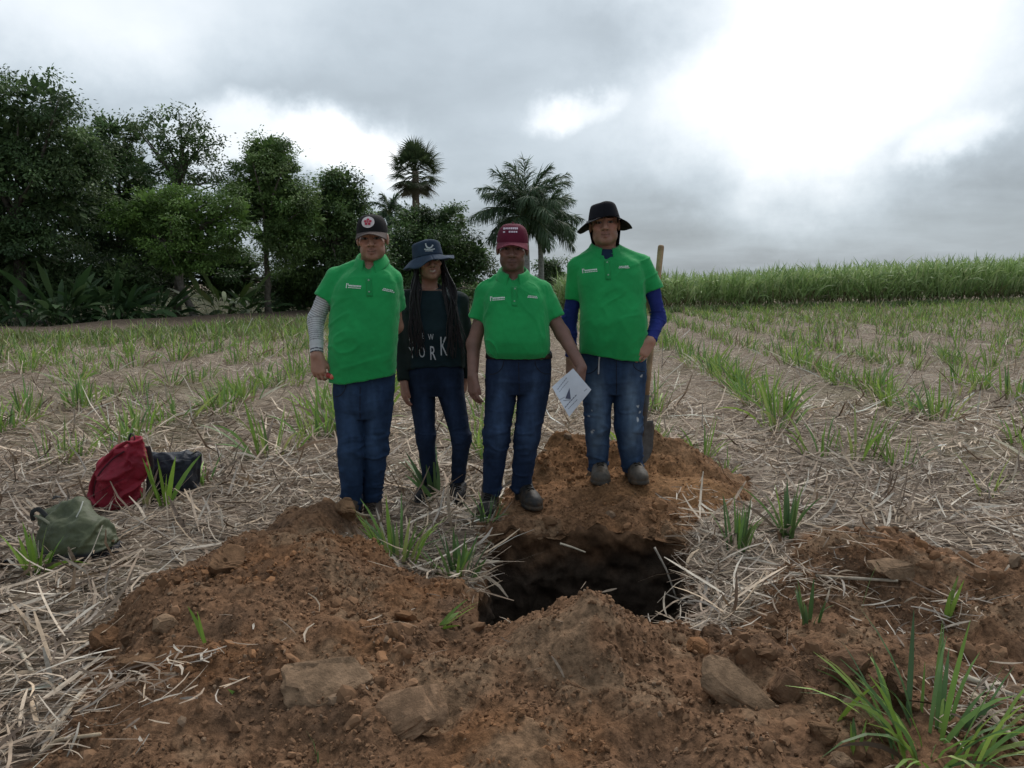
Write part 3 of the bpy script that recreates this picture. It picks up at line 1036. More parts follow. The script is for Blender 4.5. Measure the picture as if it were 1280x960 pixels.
shoot("cane_shoot", 545, 812, 60, 5, "bent green blades lying at the front corner of the pit", 122, 0.02, 0.022, True, greens=BRG, lean=0.85, droop=0.15, az=0.5, dry=0.2)
shoot("cane_shoot", 820, 512, 62, 16, "pale green tuft in the row right behind the shovel handle", 123, 0.08, 0.02, greens=GREENS)
shoot("cane_shoot", 1235, 610, 60, 10, "sparse tuft in straw at the right edge of the picture", 124, 0.08, 0.014, greens=GREENS)

ORD = ["first", "second", "third", "fourth", "fifth", "sixth", "seventh", "eighth", "ninth", "tenth", "eleventh", "twelfth", "farthest"]


def build_rows():
    r = np.random.default_rng(5)
    temps = []
    for i in range(12):
        V, Fq, C = tuft_arrays(int(r.integers(16, 30)), 0.40, 0.14, 0.019, 300 + i, dry=0.2)
        me = mesh_np("cane_shoot", V, Fq, C, False)
        me.materials.append(M["blade"])
        temps.append(me)
    cand = []
    for k in range(-18, 30):
        q = ROW_OFF + k * ROW_STEP
        y = 5.6
        while y < 47:
            y += abs(r.normal(0.21, 0.10)) + 0.04
            yy = y + r.normal(0, 0.05)
            qq = q + r.normal(0, 0.12)
            p = ROW_N * qq + ROW_DIR * (yy - (ROW_N * qq)[1]) / ROW_DIR[1]
            x = p[0]
            if abs(x) > 0.72 * yy + 1.0:
                continue
            cand.append((x, yy, k))
    cand = np.array(cand)
    x, y, k = cand[:, 0], cand[:, 1], cand[:, 2]
    dens = 0.62 + 0.75 * noise2(x, y, 0.35, 2, 91) + 0.35 * noise2(x, y, 1.1, 2, 92)
    dens = dens + np.where(k < -2, 0.40, 0.0) + sstep(9, 16, y) * 0.22
    dens = np.where(((k == -1) | (k == -2)) & (y < 12), dens - 0.55, dens)
    dens = np.where((k == 0) & (y > 7.6) & (y < 20), 0.95, dens)
    dens = np.where((k == -3) & (y > 6.2) & (y < 14), 1.0, dens)
    dens = np.where(y > 35.5 + (x - 7.3) * 0.34 * (x > 0), 0, dens)
    dens = np.where((k >= 0) & (y < 7.6), dens - 0.35, dens)
    keep = (r.random(len(x)) < dens) & (bank_dist(x, y) > 1.0)
    bx = np.interp(y, [b[1] for b in BANK], [b[0] for b in BANK])
    keep &= x > bx + 0.7
    keep &= ~((np.abs(x + 2.2) < 1.0) & (y < 5.9))
    x, y, k = x[keep], y[keep], k[keep]
    order = np.argsort(y)
    x, y, k = x[order], y[order], k[order]
    z = ground_h(x, y, False)
    n_ind = 295
    for i in range(min(n_ind, len(x))):
        o = bpy.data.objects.new("cane_shoot", temps[int(r.integers(0, 12))])
        col.objects.link(o)
        s = r.uniform(0.7, 1.25) * (1.2 if k[i] == -3 else 1.05 if k[i] == 0 else 0.95)
        o.location = (x[i], y[i], z[i])
        o.rotation_euler = (0, 0, r.uniform(0, 6.28))
        o.scale = (s, s, s * r.uniform(0.85, 1.2))
        kk = int(k[i])
        if kk >= 0:
            lab = "cane tuft in the %s crop row right of the shovel" % ORD[min(kk, 12)]
            grp = "%s crop row right of the shovel" % ORD[min(kk, 12)]
        elif kk >= -2:
            lab, grp = "sparse cane tuft in the bare strip straight behind the people", "tufts behind the people"
        elif kk == -3:
            lab, grp = "lush cane tuft in the crop row beside the striped sleeve man", "first left crop row"
        else:
            lab = "cane tuft in the %s crop row left of the striped sleeve man" % ORD[min(-kk - 3, 12)]
            grp = "%s crop row left of the people" % ORD[min(-kk - 3, 12)]
        tag(o, lab, "cane shoot", grp)
    # the rows farther off, past counting
    fx, fy, fz = x[n_ind:], y[n_ind:], z[n_ind:]
    rep = 12
    n = len(fx) * rep
    P = np.repeat(np.stack([fx, fy, fz], 1), rep, axis=0)
    sc = 1 + 0.5 * sstep(15, 45, P[:, 1])
    P[:, :2] += r.normal(0, 0.09, (n, 2)) * sc[:, None]
    c = np.clip(pick(GREENS + [(0.17, 0.2, 0.07)], n, 0.15, r), 0.02, 0.6)
    dd = r.random(n) < 0.15
    c[dd] = pick(STRAW_COL, dd.sum(), 0.1, r)
    V, Fq, C = strips(P, r.uniform(0, 6.28, n), r.uniform(0.18, 0.45, n), np.abs(r.normal(0.25, 0.18, n)), np.abs(r.normal(0.4, 0.3, n)),
                      0.022 * sc, 2, r.normal(0, 0.6, n), [0.8, 1, 0.15], c)
    o = link("distant_cane_rows", mesh_np("distant_cane_rows", V, Fq, C, False), M["blade"])
    tag(o, "faint green rows of young cane across the far stubble field", "cane rows", None, "stuff")
    # weeds and short grass at the field edge below the trees
    n = 13000
    yy = r.uniform(16, 44, n)
    bx = np.interp(yy, [b[1] for b in BANK], [b[0] for b in BANK])
    xx = bx + 1.7 + np.abs(r.normal(0, 2.4, n))
    P = np.stack([xx, yy, ground_h(xx, yy, False)], 1)
    V, Fq, C = strips(P, r.uniform(0, 6.28, n), r.uniform(0.10, 0.32, n), np.abs(r.normal(0.25, 0.2, n)), 0.4, 0.03, 2, r.normal(0, 0.6, n), [0.8, 1, 0.15],
                      np.clip(pick([(0.16, 0.22, 0.06), (0.2, 0.24, 0.09), (0.12, 0.18, 0.05)], n, 0.15, r), 0.02, 0.6))
    o = link("edge_grass", mesh_np("edge_grass", V, Fq, C, False), M["blade"])
    tag(o, "short grass along the field edge below the trees", "grass", None, "stuff")


build_rows()


def build_cane_field():
    r = np.random.default_rng(8)
    n = 25000
    # front edge of the standing cane from behind the people out to the right
    s = r.random(n)
    x0 = 2.0 + s * 44
    front = 36.0 + (x0 - 7.3) * 0.34
    dep = np.abs(r.normal(0, 1, n)) ** 1.3 * 5.0
    y = front + dep + 0.5 * noise2(x0, x0 * 0, 0.5, 2, 4)
    x = x0 * (1 + dep / 90)
    H = 1.72 + np.clip(x0 - 7.3, 0, 32) * 0.056 + 0.26 * noise2(x, y, 0.6, 3, 7)
    zg = ground_h(x, y, False)
    st = r.random(n)
    z0 = zg + H * (0.05 + 0.62 * st)
    L = r.uniform(0.7, 1.25, n)
    lean = np.abs(r.normal(0.25, 0.15, n))
    top = (zg + H * r.uniform(0.86, 1.06, n))
    L = np.minimum(L, np.maximum(0.35, (top - z0) * 1.25))
    c = pick([(0.25, 0.36, 0.125), (0.31, 0.42, 0.165), (0.19, 0.29, 0.095), (0.36, 0.45, 0.21)], n, 0.14, r)
    low = st < 0.12
    c[low] = pick([(0.2, 0.17, 0.09), (0.1, 0.13, 0.05)], low.sum(), 0.1, r)
    V, Fq, C = strips(np.stack([x, y, z0], 1), r.uniform(0, 6.28, n), L, lean, np.abs(r.normal(0.75, 0.5, n)), r.uniform(0.04, 0.085, n), 3,
                      r.normal(0, 0.5, n), [0.8, 1, 0.75, 0.1], np.clip(c, 0.02, 0.5))
    o = link("standing_cane", mesh_np("standing_cane", V, Fq, C, False), M["blade"])
    tag(o, "tall green wall of standing sugar cane across the far right", "cane field", None, "stuff")
    n = 5000
    x = r.uniform(3, 46, n)
    y = 36.0 + (x - 7.3) * 0.34 - np.abs(r.normal(0, 0.9, n)) - 0.2
    P = np.stack([x, y, ground_h(x, y, False)], 1)
    V, Fq, C = strips(P, r.uniform(0, 6.28, n), r.uniform(0.2, 0.5, n), 0.3, 0.5, 0.05, 2, r.normal(0, 0.6, n), [0.8, 1, 0.15],
                      np.clip(pick([(0.10, 0.15, 0.05), (0.13, 0.18, 0.06), (0.08, 0.12, 0.04)], n, 0.15, r), 0.02, 0.6))
    o = link("verge_grass", mesh_np("verge_grass", V, Fq, C, False), M["blade"])
    tag(o, "low dark green verge at the foot of the standing cane", "grass", None, "stuff")


build_cane_field()


# ------------------------------------------------------------------ trees
def leaf_quads(P, d, L, W, c, r):
    """diamond leaves at P along the unit vectors d"""
    n = len(P)
    ref = 0.55 * r.standard_normal((n, 3)) + np.array([0, 0, 1.0])
    s = np.cross(d, ref)
    s /= np.linalg.norm(s, axis=1, keepdims=True) + 1e-9
    nn = np.cross(s, d)
    L = L[:, None]
    W = W[:, None]
    V = np.stack([P, P + d * L * 0.45 + s * W * 0.5 + nn * L * 0.06, P + d * L, P + d * L * 0.45 - s * W * 0.5 + nn * L * 0.06], 1)
    k = np.arange(n) * 4
    return V.reshape(-1, 3), np.stack([k, k + 1, k + 2, k + 3], 1), np.repeat(c, 4, axis=0)


def tree(name, label, Y, lobes, trunk, greens, seed, ncl=130, per=100, leafL=0.17, leafW=0.075, clr=0.36, group="trees beyond the field", sparse=0.0, cat="tree", tr_r=0.14, bark=(0.10, 0.085, 0.07), droop=0.35, inner=14):
    """lobes: (px, py, rx px, ry px) of the crown in the picture; trunk: pixels from the foot upward"""
    r = np.random.default_rng(seed)
    foot = at(trunk[0][0], trunk[0][1], Y)
    foot[2] = gz(foot[0], foot[1])
    root = empty(name, foot)
    tag(root, label, cat, group)
    lo = []
    for (px, py, rx, ry) in lobes:
        c = at(px, py, Y)
        lo.append((c, rx * Y / FPX, ry * Y / FPX))
    w = np.array([a * a * b for _, a, b in lo]) ** 0.8
    w /= w.sum()
    idx = r.choice(len(lo), ncl, p=w)
    u = r.standard_normal((ncl, 3))
    u /= np.linalg.norm(u, axis=1, keepdims=True)
    rad = r.random(ncl) ** 0.42
    C = np.array([lo[i][0] for i in idx]) + u * rad[:, None] * np.array([[lo[i][1] - clr * 0.15, min(lo[i][1], 2.2), lo[i][2] - clr * 0.2] for i in idx])
    per_c = (per * 1.75 * r.uniform(0.5, 1.4, ncl)).astype(int)
    ci = np.repeat(np.arange(ncl), per_c)
    n = len(ci)
    size = clr * r.uniform(0.55, 1.15, ncl)
    off = r.standard_normal((n, 3)) * np.array([1, 1, 0.6])
    P = C[ci] + off * size[ci][:, None] * 0.55
    d = off + 0.7 * r.standard_normal((n, 3)) + np.array([0, 0, -droop * 2])
    d /= np.linalg.norm(d, axis=1, keepdims=True)
    cl_c = pick(greens, ncl, 0.18, r)
    c = np.clip(cl_c[ci] * (1 + 0.2 * r.standard_normal((n, 1))), 0.008, 0.5)
    V, Fq, Cc = leaf_quads(P, d, leafL * 0.70 * r.uniform(0.6, 1.3, n), leafW * 0.78 * r.uniform(0.7, 1.25, n), c, r)
    # oversized leaves added inside the lobes to block light through the crown
    ni = int(ncl * inner)
    ii = r.choice(len(lo), ni, p=w)
    u = r.standard_normal((ni, 3))
    u /= np.linalg.norm(u, axis=1, keepdims=True)
    Pi = np.array([lo[i][0] for i in ii]) + u * (r.random(ni) ** 0.5 * 0.52)[:, None] * np.array([[lo[i][1], min(lo[i][1], 2.2), lo[i][2]] for i in ii])
    V2, F2, C2 = leaf_quads(Pi, u, leafL * 1.7 * r.uniform(0.7, 1.3, ni), leafW * 2.6 * r.uniform(0.7, 1.2, ni), np.clip(pick(greens, ni, 0.2, r), 0.01, 0.5), r)
    Fq = np.concatenate([Fq, F2 + len(V)])
    V, Cc = np.concatenate([V, V2]), np.concatenate([Cc, C2])
    link("crown", mesh_np("crown", V - foot, Fq, Cc, False), M["leaf"], root)
    mb = MB()
    tp = [foot - np.array([0, 0, 0.15])] + [at(px, py, Y) + np.array([0, r.normal(0, 0.1), 0]) for px, py in trunk[1:]]
    tp = np.array(tp)
    t2 = []
    for i in range(len(tp) - 1):
        for f in (0, 0.33, 0.66):
            t2.append(tp[i] + (tp[i + 1] - tp[i]) * f + r.normal(0, 0.025, 3))
    t2.append(tp[-1])
    t2 = np.array(t2)
    mb.tube(t2, np.linspace(tr_r * 1.25, tr_r * 0.7, len(t2)), 10, bark)
    topc = t2[-1]
    far = np.argsort(-np.linalg.norm(C - topc, axis=1))
    for i in far[:: max(1, ncl // 22)]:
        e = C[i]
        mid = topc * 0.5 + e * 0.5 + r.normal(0, 0.18, 3) + np.array([0, 0, 0.12])
        q = np.array([topc - (t2[-1] - t2[-2]) * 0.5, topc * 0.75 + mid * 0.25, mid, mid * 0.4 + e * 0.6, e])
        mb.tube(q, np.array([0.6, 0.45, 0.3, 0.16, 0.06]) * tr_r, 6, bark)
    mb.build("trunk", M["bark"], root, foot)
    return root


DK = [(0.070, 0.120, 0.045), (0.090, 0.148, 0.055), (0.055, 0.098, 0.040), (0.11, 0.165, 0.065)]
MD = [(0.120, 0.20, 0.060), (0.150, 0.235, 0.072), (0.095, 0.165, 0.052), (0.17, 0.245, 0.09)]
LT = [(0.125, 0.22, 0.048), (0.15, 0.25, 0.06), (0.10, 0.175, 0.042)]
tree("broadleaf_tree", "tall very dark tree at the left edge of the picture", 25.5,
     [(10, 190, 115, 100), (-60, 240, 110, 130), (70, 240, 80, 90), (20, 310, 100, 60), (45, 130, 70, 45), (100, 200, 45, 55)], [(30, 415), (28, 360), (20, 280)], DK, 1, 260, 120, 0.18, 0.08, 0.42, tr_r=0.2)
tree("broadleaf_tree", "dark tree filling the gap behind the airy tree and left dark tree", 31,
     [(150, 230, 70, 75), (120, 290, 70, 60), (140, 170, 45, 35), (200, 300, 60, 50)], [(150, 402), (150, 350), (150, 270)], DK, 2, 130, 110, 0.2, 0.09, 0.5)
tree("broadleaf_tree", "airy tree with see-through top between dark tree and round tree", 30,
     [(215, 170, 45, 38), (250, 185, 35, 30), (190, 165, 35, 25), (225, 215, 55, 40), (275, 215, 22, 25)], [(222, 402), (222, 320), (222, 230)], DK + MD[:1], 3, 90, 60, 0.17, 0.075, 0.36, droop=0.2, inner=1.0)
tree("broadleaf_tree", "bright green tree with leaning grey trunk in front of the darker trees", 27,
     [(240, 280, 75, 52), (190, 265, 50, 40), (290, 275, 38, 50), (230, 320, 70, 30), (160, 270, 30, 30)], [(246, 404), (236, 380), (222, 345), (215, 310)], LT + MD[:2], 4, 150, 100, 0.14, 0.07, 0.32, tr_r=0.12, bark=(0.16, 0.14, 0.12))
tree("broadleaf_tree", "round crowned tree on a straight bare trunk", 30,
     [(335, 215, 48, 50), (350, 260, 50, 50), (310, 250, 35, 45), (360, 300, 45, 35), (335, 190, 35, 26), (385, 270, 30, 40)], [(336, 402), (334, 360), (334, 300)], MD, 5, 170, 105, 0.16, 0.075, 0.36, tr_r=0.12, bark=(0.13, 0.11, 0.09))
tree("broadleaf_tree", "dense dark tree right behind the man in the black cap", 32,
     [(415, 265, 48, 52), (440, 285, 32, 45), (400, 330, 50, 50), (425, 235, 35, 28), (440, 340, 40, 45), (470, 330, 25, 40)], [(410, 400), (410, 360), (412, 300)], DK + MD[:2], 6, 170, 105, 0.18, 0.085, 0.42)
tree("broadleaf_tree", "broad dark tree behind the woman and the maroon cap man", 41,
     [(545, 305, 62, 48), (500, 330, 40, 50), (590, 325, 32, 42), (540, 350, 70, 42), (520, 275, 30, 22), (565, 275, 26, 20)], [(545, 392), (545, 360), (545, 320)], DK + MD[:1], 7, 200, 105, 0.22, 0.10, 0.55)
tree("round_bush", "small round dark bush between the maroon cap man and the bucket hat man", 46,
     [(688, 350, 24, 34), (680, 365, 22, 28), (700, 360, 16, 28)], [(688, 388), (688, 375), (688, 360)], DK, 8, 60, 90, 0.2, 0.09, 0.4, cat="bush", group=None)
tree("low_tree", "tree in the dark gap under the airy and round trees", 33,
     [(285, 340, 60, 40), (180, 345, 60, 40), (380, 360, 60, 35), (450, 370, 30, 28)], [(290, 400), (290, 380), (290, 350)], DK + MD[:1], 9, 170, 95, 0.2, 0.09, 0.45, group="trees beyond the field")
tree("low_tree", "dark undergrowth tree closing the wood under the left dark tree", 27,
     [(60, 350, 80, 45), (-30, 350, 80, 60), (140, 355, 50, 40)], [(70, 412), (70, 390), (70, 360)], DK, 10, 170, 95, 0.2, 0.09, 0.45, group="trees beyond the field")
tree("leafy_bush", "low bush closing the wood behind the woman's shoulder", 38,
     [(480, 375, 40, 28), (590, 380, 40, 26), (630, 385, 40, 20)], [(520, 396), (520, 388), (520, 375)], DK + MD[:2], 12, 110, 90, 0.2, 0.09, 0.42, cat="bush", group=None)


def paddle_plant(name, label, px, py, Y, n, H, W, seed, greens, cat="plant", lean=(0.15, 0.9), stem=0.45, group=None):
    """banana-like plant: each paddle leaf with its stalk is a part"""
    r = np.random.default_rng(seed)
    foot = at(px, py, Y)
    foot[2] = gz(foot[0], foot[1])
    root = empty(name, foot)
    tag(root, label, cat, group)
    for i in range(n):
        az = r.uniform(0, 2 * math.pi)
        L = H * r.uniform(0.6, 1.1)
        ln = r.uniform(*lean)
        rad = r.uniform(0, 0.8)
        P = np.array([[rad * math.cos(az), rad * math.sin(az), -0.05]])
        t = np.linspace(0, 1, 8)
        prof = np.where(t < stem, 0.10, np.sin(np.clip((t - stem) / (1 - stem), 0, 1) ** 0.8 * math.pi) ** 0.6 + 0.05)
        c = pick(greens, 1, 0.15, r)
        V, Fq, C = strips(P, [az], [L], [0.05 + ln * 0.18], [0.3 + ln * 1.7], [W * r.uniform(0.5, 1.1)], 7, r.normal(0, 0.7, 1), prof, np.clip(c, 0.01, 0.5), r)
        link("leaf", mesh_np("leaf", V, Fq, C, True), M["leaf"], root)
    return root


PG = [(0.040, 0.082, 0.028), (0.055, 0.108, 0.036), (0.032, 0.066, 0.024), (0.075, 0.125, 0.05)]
paddle_plant("banana_plant", "large banana clump with raised paddle leaves under the left dark tree", 75, 408, 23.5, 70, 2.1, 0.22, 21, PG, lean=(0.1, 1.2), group="broad leaved plants under the trees")
paddle_plant("banana_plant", "broad leaved plant at the left edge beyond the dark soil bank", 20, 410, 23.0, 60, 1.8, 0.18, 22, PG, lean=(0.3, 1.3), group="broad leaved plants under the trees")
paddle_plant("ginger_plant", "dark leafy clump between the banana clump and leaning trunk", 140, 405, 24.8, 90, 1.9, 0.17, 23, PG, lean=(0.2, 1.4), group="broad leaved plants under the trees")
paddle_plant("ginger_plant", "dark leafy clump touching the foot of the leaning trunk", 195, 403, 26.0, 90, 1.7, 0.16, 24, PG, lean=(0.2, 1.4), group="broad leaved plants under the trees")
paddle_plant("banana_plant", "young yellowish banana plant between leaning and straight trunks", 282, 402, 28.0, 30, 2.2, 0.2, 25, [(0.10, 0.15, 0.04), (0.13, 0.16, 0.06), (0.06, 0.11, 0.03)], lean=(0.1, 0.9), group="broad leaved plants under the trees")
paddle_plant("ginger_plant", "leafy clump right beside the straight bare trunk", 315, 399, 30.5, 56, 1.5, 0.16, 26, PG, lean=(0.2, 1.3), group="broad leaved plants under the trees")
paddle_plant("ginger_plant", "leafy clump low behind the striped sleeve man's elbow", 375, 397, 33.0, 70, 1.9, 0.17, 27, PG, lean=(0.2, 1.3), group="broad leaved plants under the trees")
paddle_plant("banana_plant", "pale green plant peeping out beside the bucket hat man's shoulder", 700, 392, 42.0, 14, 1.9, 0.4, 28, [(0.10, 0.16, 0.04), (0.08, 0.14, 0.04)], lean=(0.1, 0.9))


# ------------------------------------------------------------------ palms
def palm_trunk(root, foot, top, r0, r1, c, seed, rings=26):
    r = np.random.default_rng(seed)
    mb = MB()
    t = np.linspace(0, 1, rings)
    P = foot[None] + (top - foot)[None] * t[:, None]
    P[:, 0] += 0.06 * np.sin(t * 3.0)
    rad = r0 + (r1 - r0) * t
    rad = rad * (1 + 0.05 * (np.arange(rings) % 2))
    P[0, 2] -= 0.2
    mb.tube(P, rad, 12, c)
    mb.build("trunk", M["bark"], root, foot)


def royal_palm(label, px, crown_py, base_py, Y, nfr, FL, seed, greens, shaft=True):
    r = np.random.default_rng(seed)
    foot = at(px, base_py, Y)
    foot[2] = gz(foot[0], foot[1])
    top = at(px, crown_py, Y)
    root = empty("feather_palm", foot)
    tag(root, label, "palm", "palms beyond the field")
    palm_trunk(root, foot, top - np.array([0, 0, 0.7]), 0.17, 0.12, (0.30, 0.29, 0.27), seed)
    mb = MB()
    z = np.linspace(-0.8, 0.15, 8)
    mb.tube(top[None] + np.stack([z * 0, z * 0, z], 1), np.array([0.13, 0.15, 0.15, 0.14, 0.12, 0.1, 0.08, 0.05]), 12, (0.06, 0.10, 0.035))
    mb.build("crown_shaft", M["bark"], root, foot)
    for i in range(nfr):
        az = i * 2.39996 + r.normal(0, 0.2)
        f = i / max(1, nfr - 1)
        lean = 0.10 + 1.55 * f + r.normal(0, 0.1)
        droop = 0.75 + 0.55 * f + r.normal(0, 0.12)
        L = FL * r.uniform(0.85, 1.1)
        m = 14
        t = np.linspace(0, 1, m)
        hd = np.array([math.cos(az), math.sin(az)])
        pts = [top.copy()]
        tans = []
        for q in t:
            ang = lean + droop * q ** 1.4
            d = np.array([math.sin(ang) * hd[0], math.sin(ang) * hd[1], math.cos(ang)])
            tans.append(d)
            pts.append(pts[-1] + d * L / m)
        pts = np.array(pts)[1:]
        mb = MB()
        mb.tube(pts, np.linspace(0.035, 0.008, m), 5, (0.10, 0.12, 0.04))
        k = 64
        s = np.linspace(0.14, 0.99, k)
        for sg in (-1, 1):
            P = np.stack([np.interp(s, t, pts[:, a]) for a in range(3)], 1)
            laz = az + sg * (R(62) - R(28) * s) + r.normal(0, 0.14, k)
            LL = 0.78 * np.sin(np.clip(s * 0.92 + 0.08, 0, 1) * math.pi) ** 0.5 * FL / 2.6 + 0.12
            ang = np.interp(s, t, lean + droop * t ** 1.4)
            V, Fq, C = strips(P, laz, LL, np.clip(ang, 0.5, 2.1) + r.normal(0.1, 0.3, k), 0.9 + r.normal(0, 0.3, k), 0.045, 3, r.normal(0.3 * sg, 0.5, k), [0.8, 1, 0.7, 0.1],
                              np.clip(pick(greens, k, 0.15, r), 0.01, 0.4), r)
            mb.add(V, Fq, C)
        mb.build("frond", M["leaf"], root, foot, False)
    return root


FG = [(0.060, 0.105, 0.050), (0.08, 0.13, 0.065), (0.045, 0.085, 0.04), (0.10, 0.15, 0.085)]
royal_palm("feathery palm with wide crown rising behind the maroon cap man", 657, 272, 388, 38, 34, 2.8, 31, FG)
royal_palm("second feathery palm half hidden behind the wide crowned palm", 675, 285, 386, 41, 22, 2.4, 32, FG)
royal_palm("small feathery palm tip poking up left of the fan palm's trunk", 487, 268, 390, 45, 12, 1.3, 33, FG)


def fan_palm(label, px, crown_py, base_py, Y, seed):
    r = np.random.default_rng(seed)
    foot = at(px, base_py, Y)
    foot[2] = gz(foot[0], foot[1])
    top = at(px, crown_py, Y)
    root = empty("fan_palm", foot)
    tag(root, label, "palm", "palms beyond the field")
    palm_trunk(root, foot, top, 0.30, 0.22, (0.16, 0.13, 0.10), seed)
    n = 70
    for i in range(n):
        f = i / (n - 1)
        az = i * 2.39996 + r.normal(0, 0.15)
        lean = 0.05 + 2.35 * f ** 0.9 + r.normal(0, 0.1)
        dead = f > 0.84
        pet = r.uniform(1.0, 1.45) * (0.8 if dead else 1.0)
        hd = np.array([math.cos(az), math.sin(az), 0])
        d = math.sin(lean) * hd + np.array([0, 0, math.cos(lean)])
        org = top + np.array([0, 0, -1.1 * max(0, f - 0.55)])
        end = org + d * pet
        mb = MB()
        c0 = (0.14, 0.11, 0.07) if dead else (0.08, 0.11, 0.04)
        mb.tube(np.array([org, org * 0.5 + end * 0.5 + np.array([0, 0, 0.05]), end]), [0.03, 0.022, 0.015], 5, c0)
        k = 26
        side = np.cross(d, [0, 0, 1.0])
        side /= np.linalg.norm(side) + 1e-9
        up = np.cross(side, d)
        a = np.linspace(-1.9, 1.9, k)
        m = 4
        RL = r.uniform(0.9, 1.1)
        for j in range(k):
            dd = d * math.cos(a[j]) + side * math.sin(a[j])
            dd = dd + up * 0.25 * math.cos(a[j] * 2)
            dd /= np.linalg.norm(dd)
            p = end.copy()
            pr = [p]
            for q in range(m):
                g = dd + np.array([0, 0, -0.10 - 0.5 * (q / m) ** 1.5 * (1.6 if dead else 1.1)])
                g /= np.linalg.norm(g)
                p = p + g * RL / m
                pr.append(p)
            pr = np.array(pr)
            w = np.array([0.02, 0.06, 0.065, 0.04, 0.005])
            sv = np.cross(dd, up + 0.2 * r.standard_normal(3))
            sv /= np.linalg.norm(sv) + 1e-9
            S = np.stack([pr - sv * w[:, None] / 2, pr + sv * w[:, None] / 2], 1)
            c = pick([(0.12, 0.11, 0.07), (0.10, 0.09, 0.055)] if dead else [(0.065, 0.095, 0.04), (0.05, 0.08, 0.035), (0.085, 0.115, 0.05)], 1, 0.12, r)[0]
            mb.grid(S, np.clip(c, 0.01, 0.5))
        mb.build("fan_leaf", M["leaf"], root, foot, False)
    return root


fan_palm("tall fan palm with shaggy dead skirt rising above the trees", 519, 214, 388, 55, 41)


# ------------------------------------------------------------------ continuous bodies and garments from distance fields
def smin(a, b, k):
    if k <= 0:
        return np.minimum(a, b)
    h = np.clip(0.5 + 0.5 * (b - a) / k, 0, 1)
    return b + (a - b) * h - k * h * (1 - h)


def v3(*a):
    return np.array(a, dtype=np.float64)


def unit(v):
    v = np.asarray(v, float)
    return v / (np.linalg.norm(v) + 1e-12)


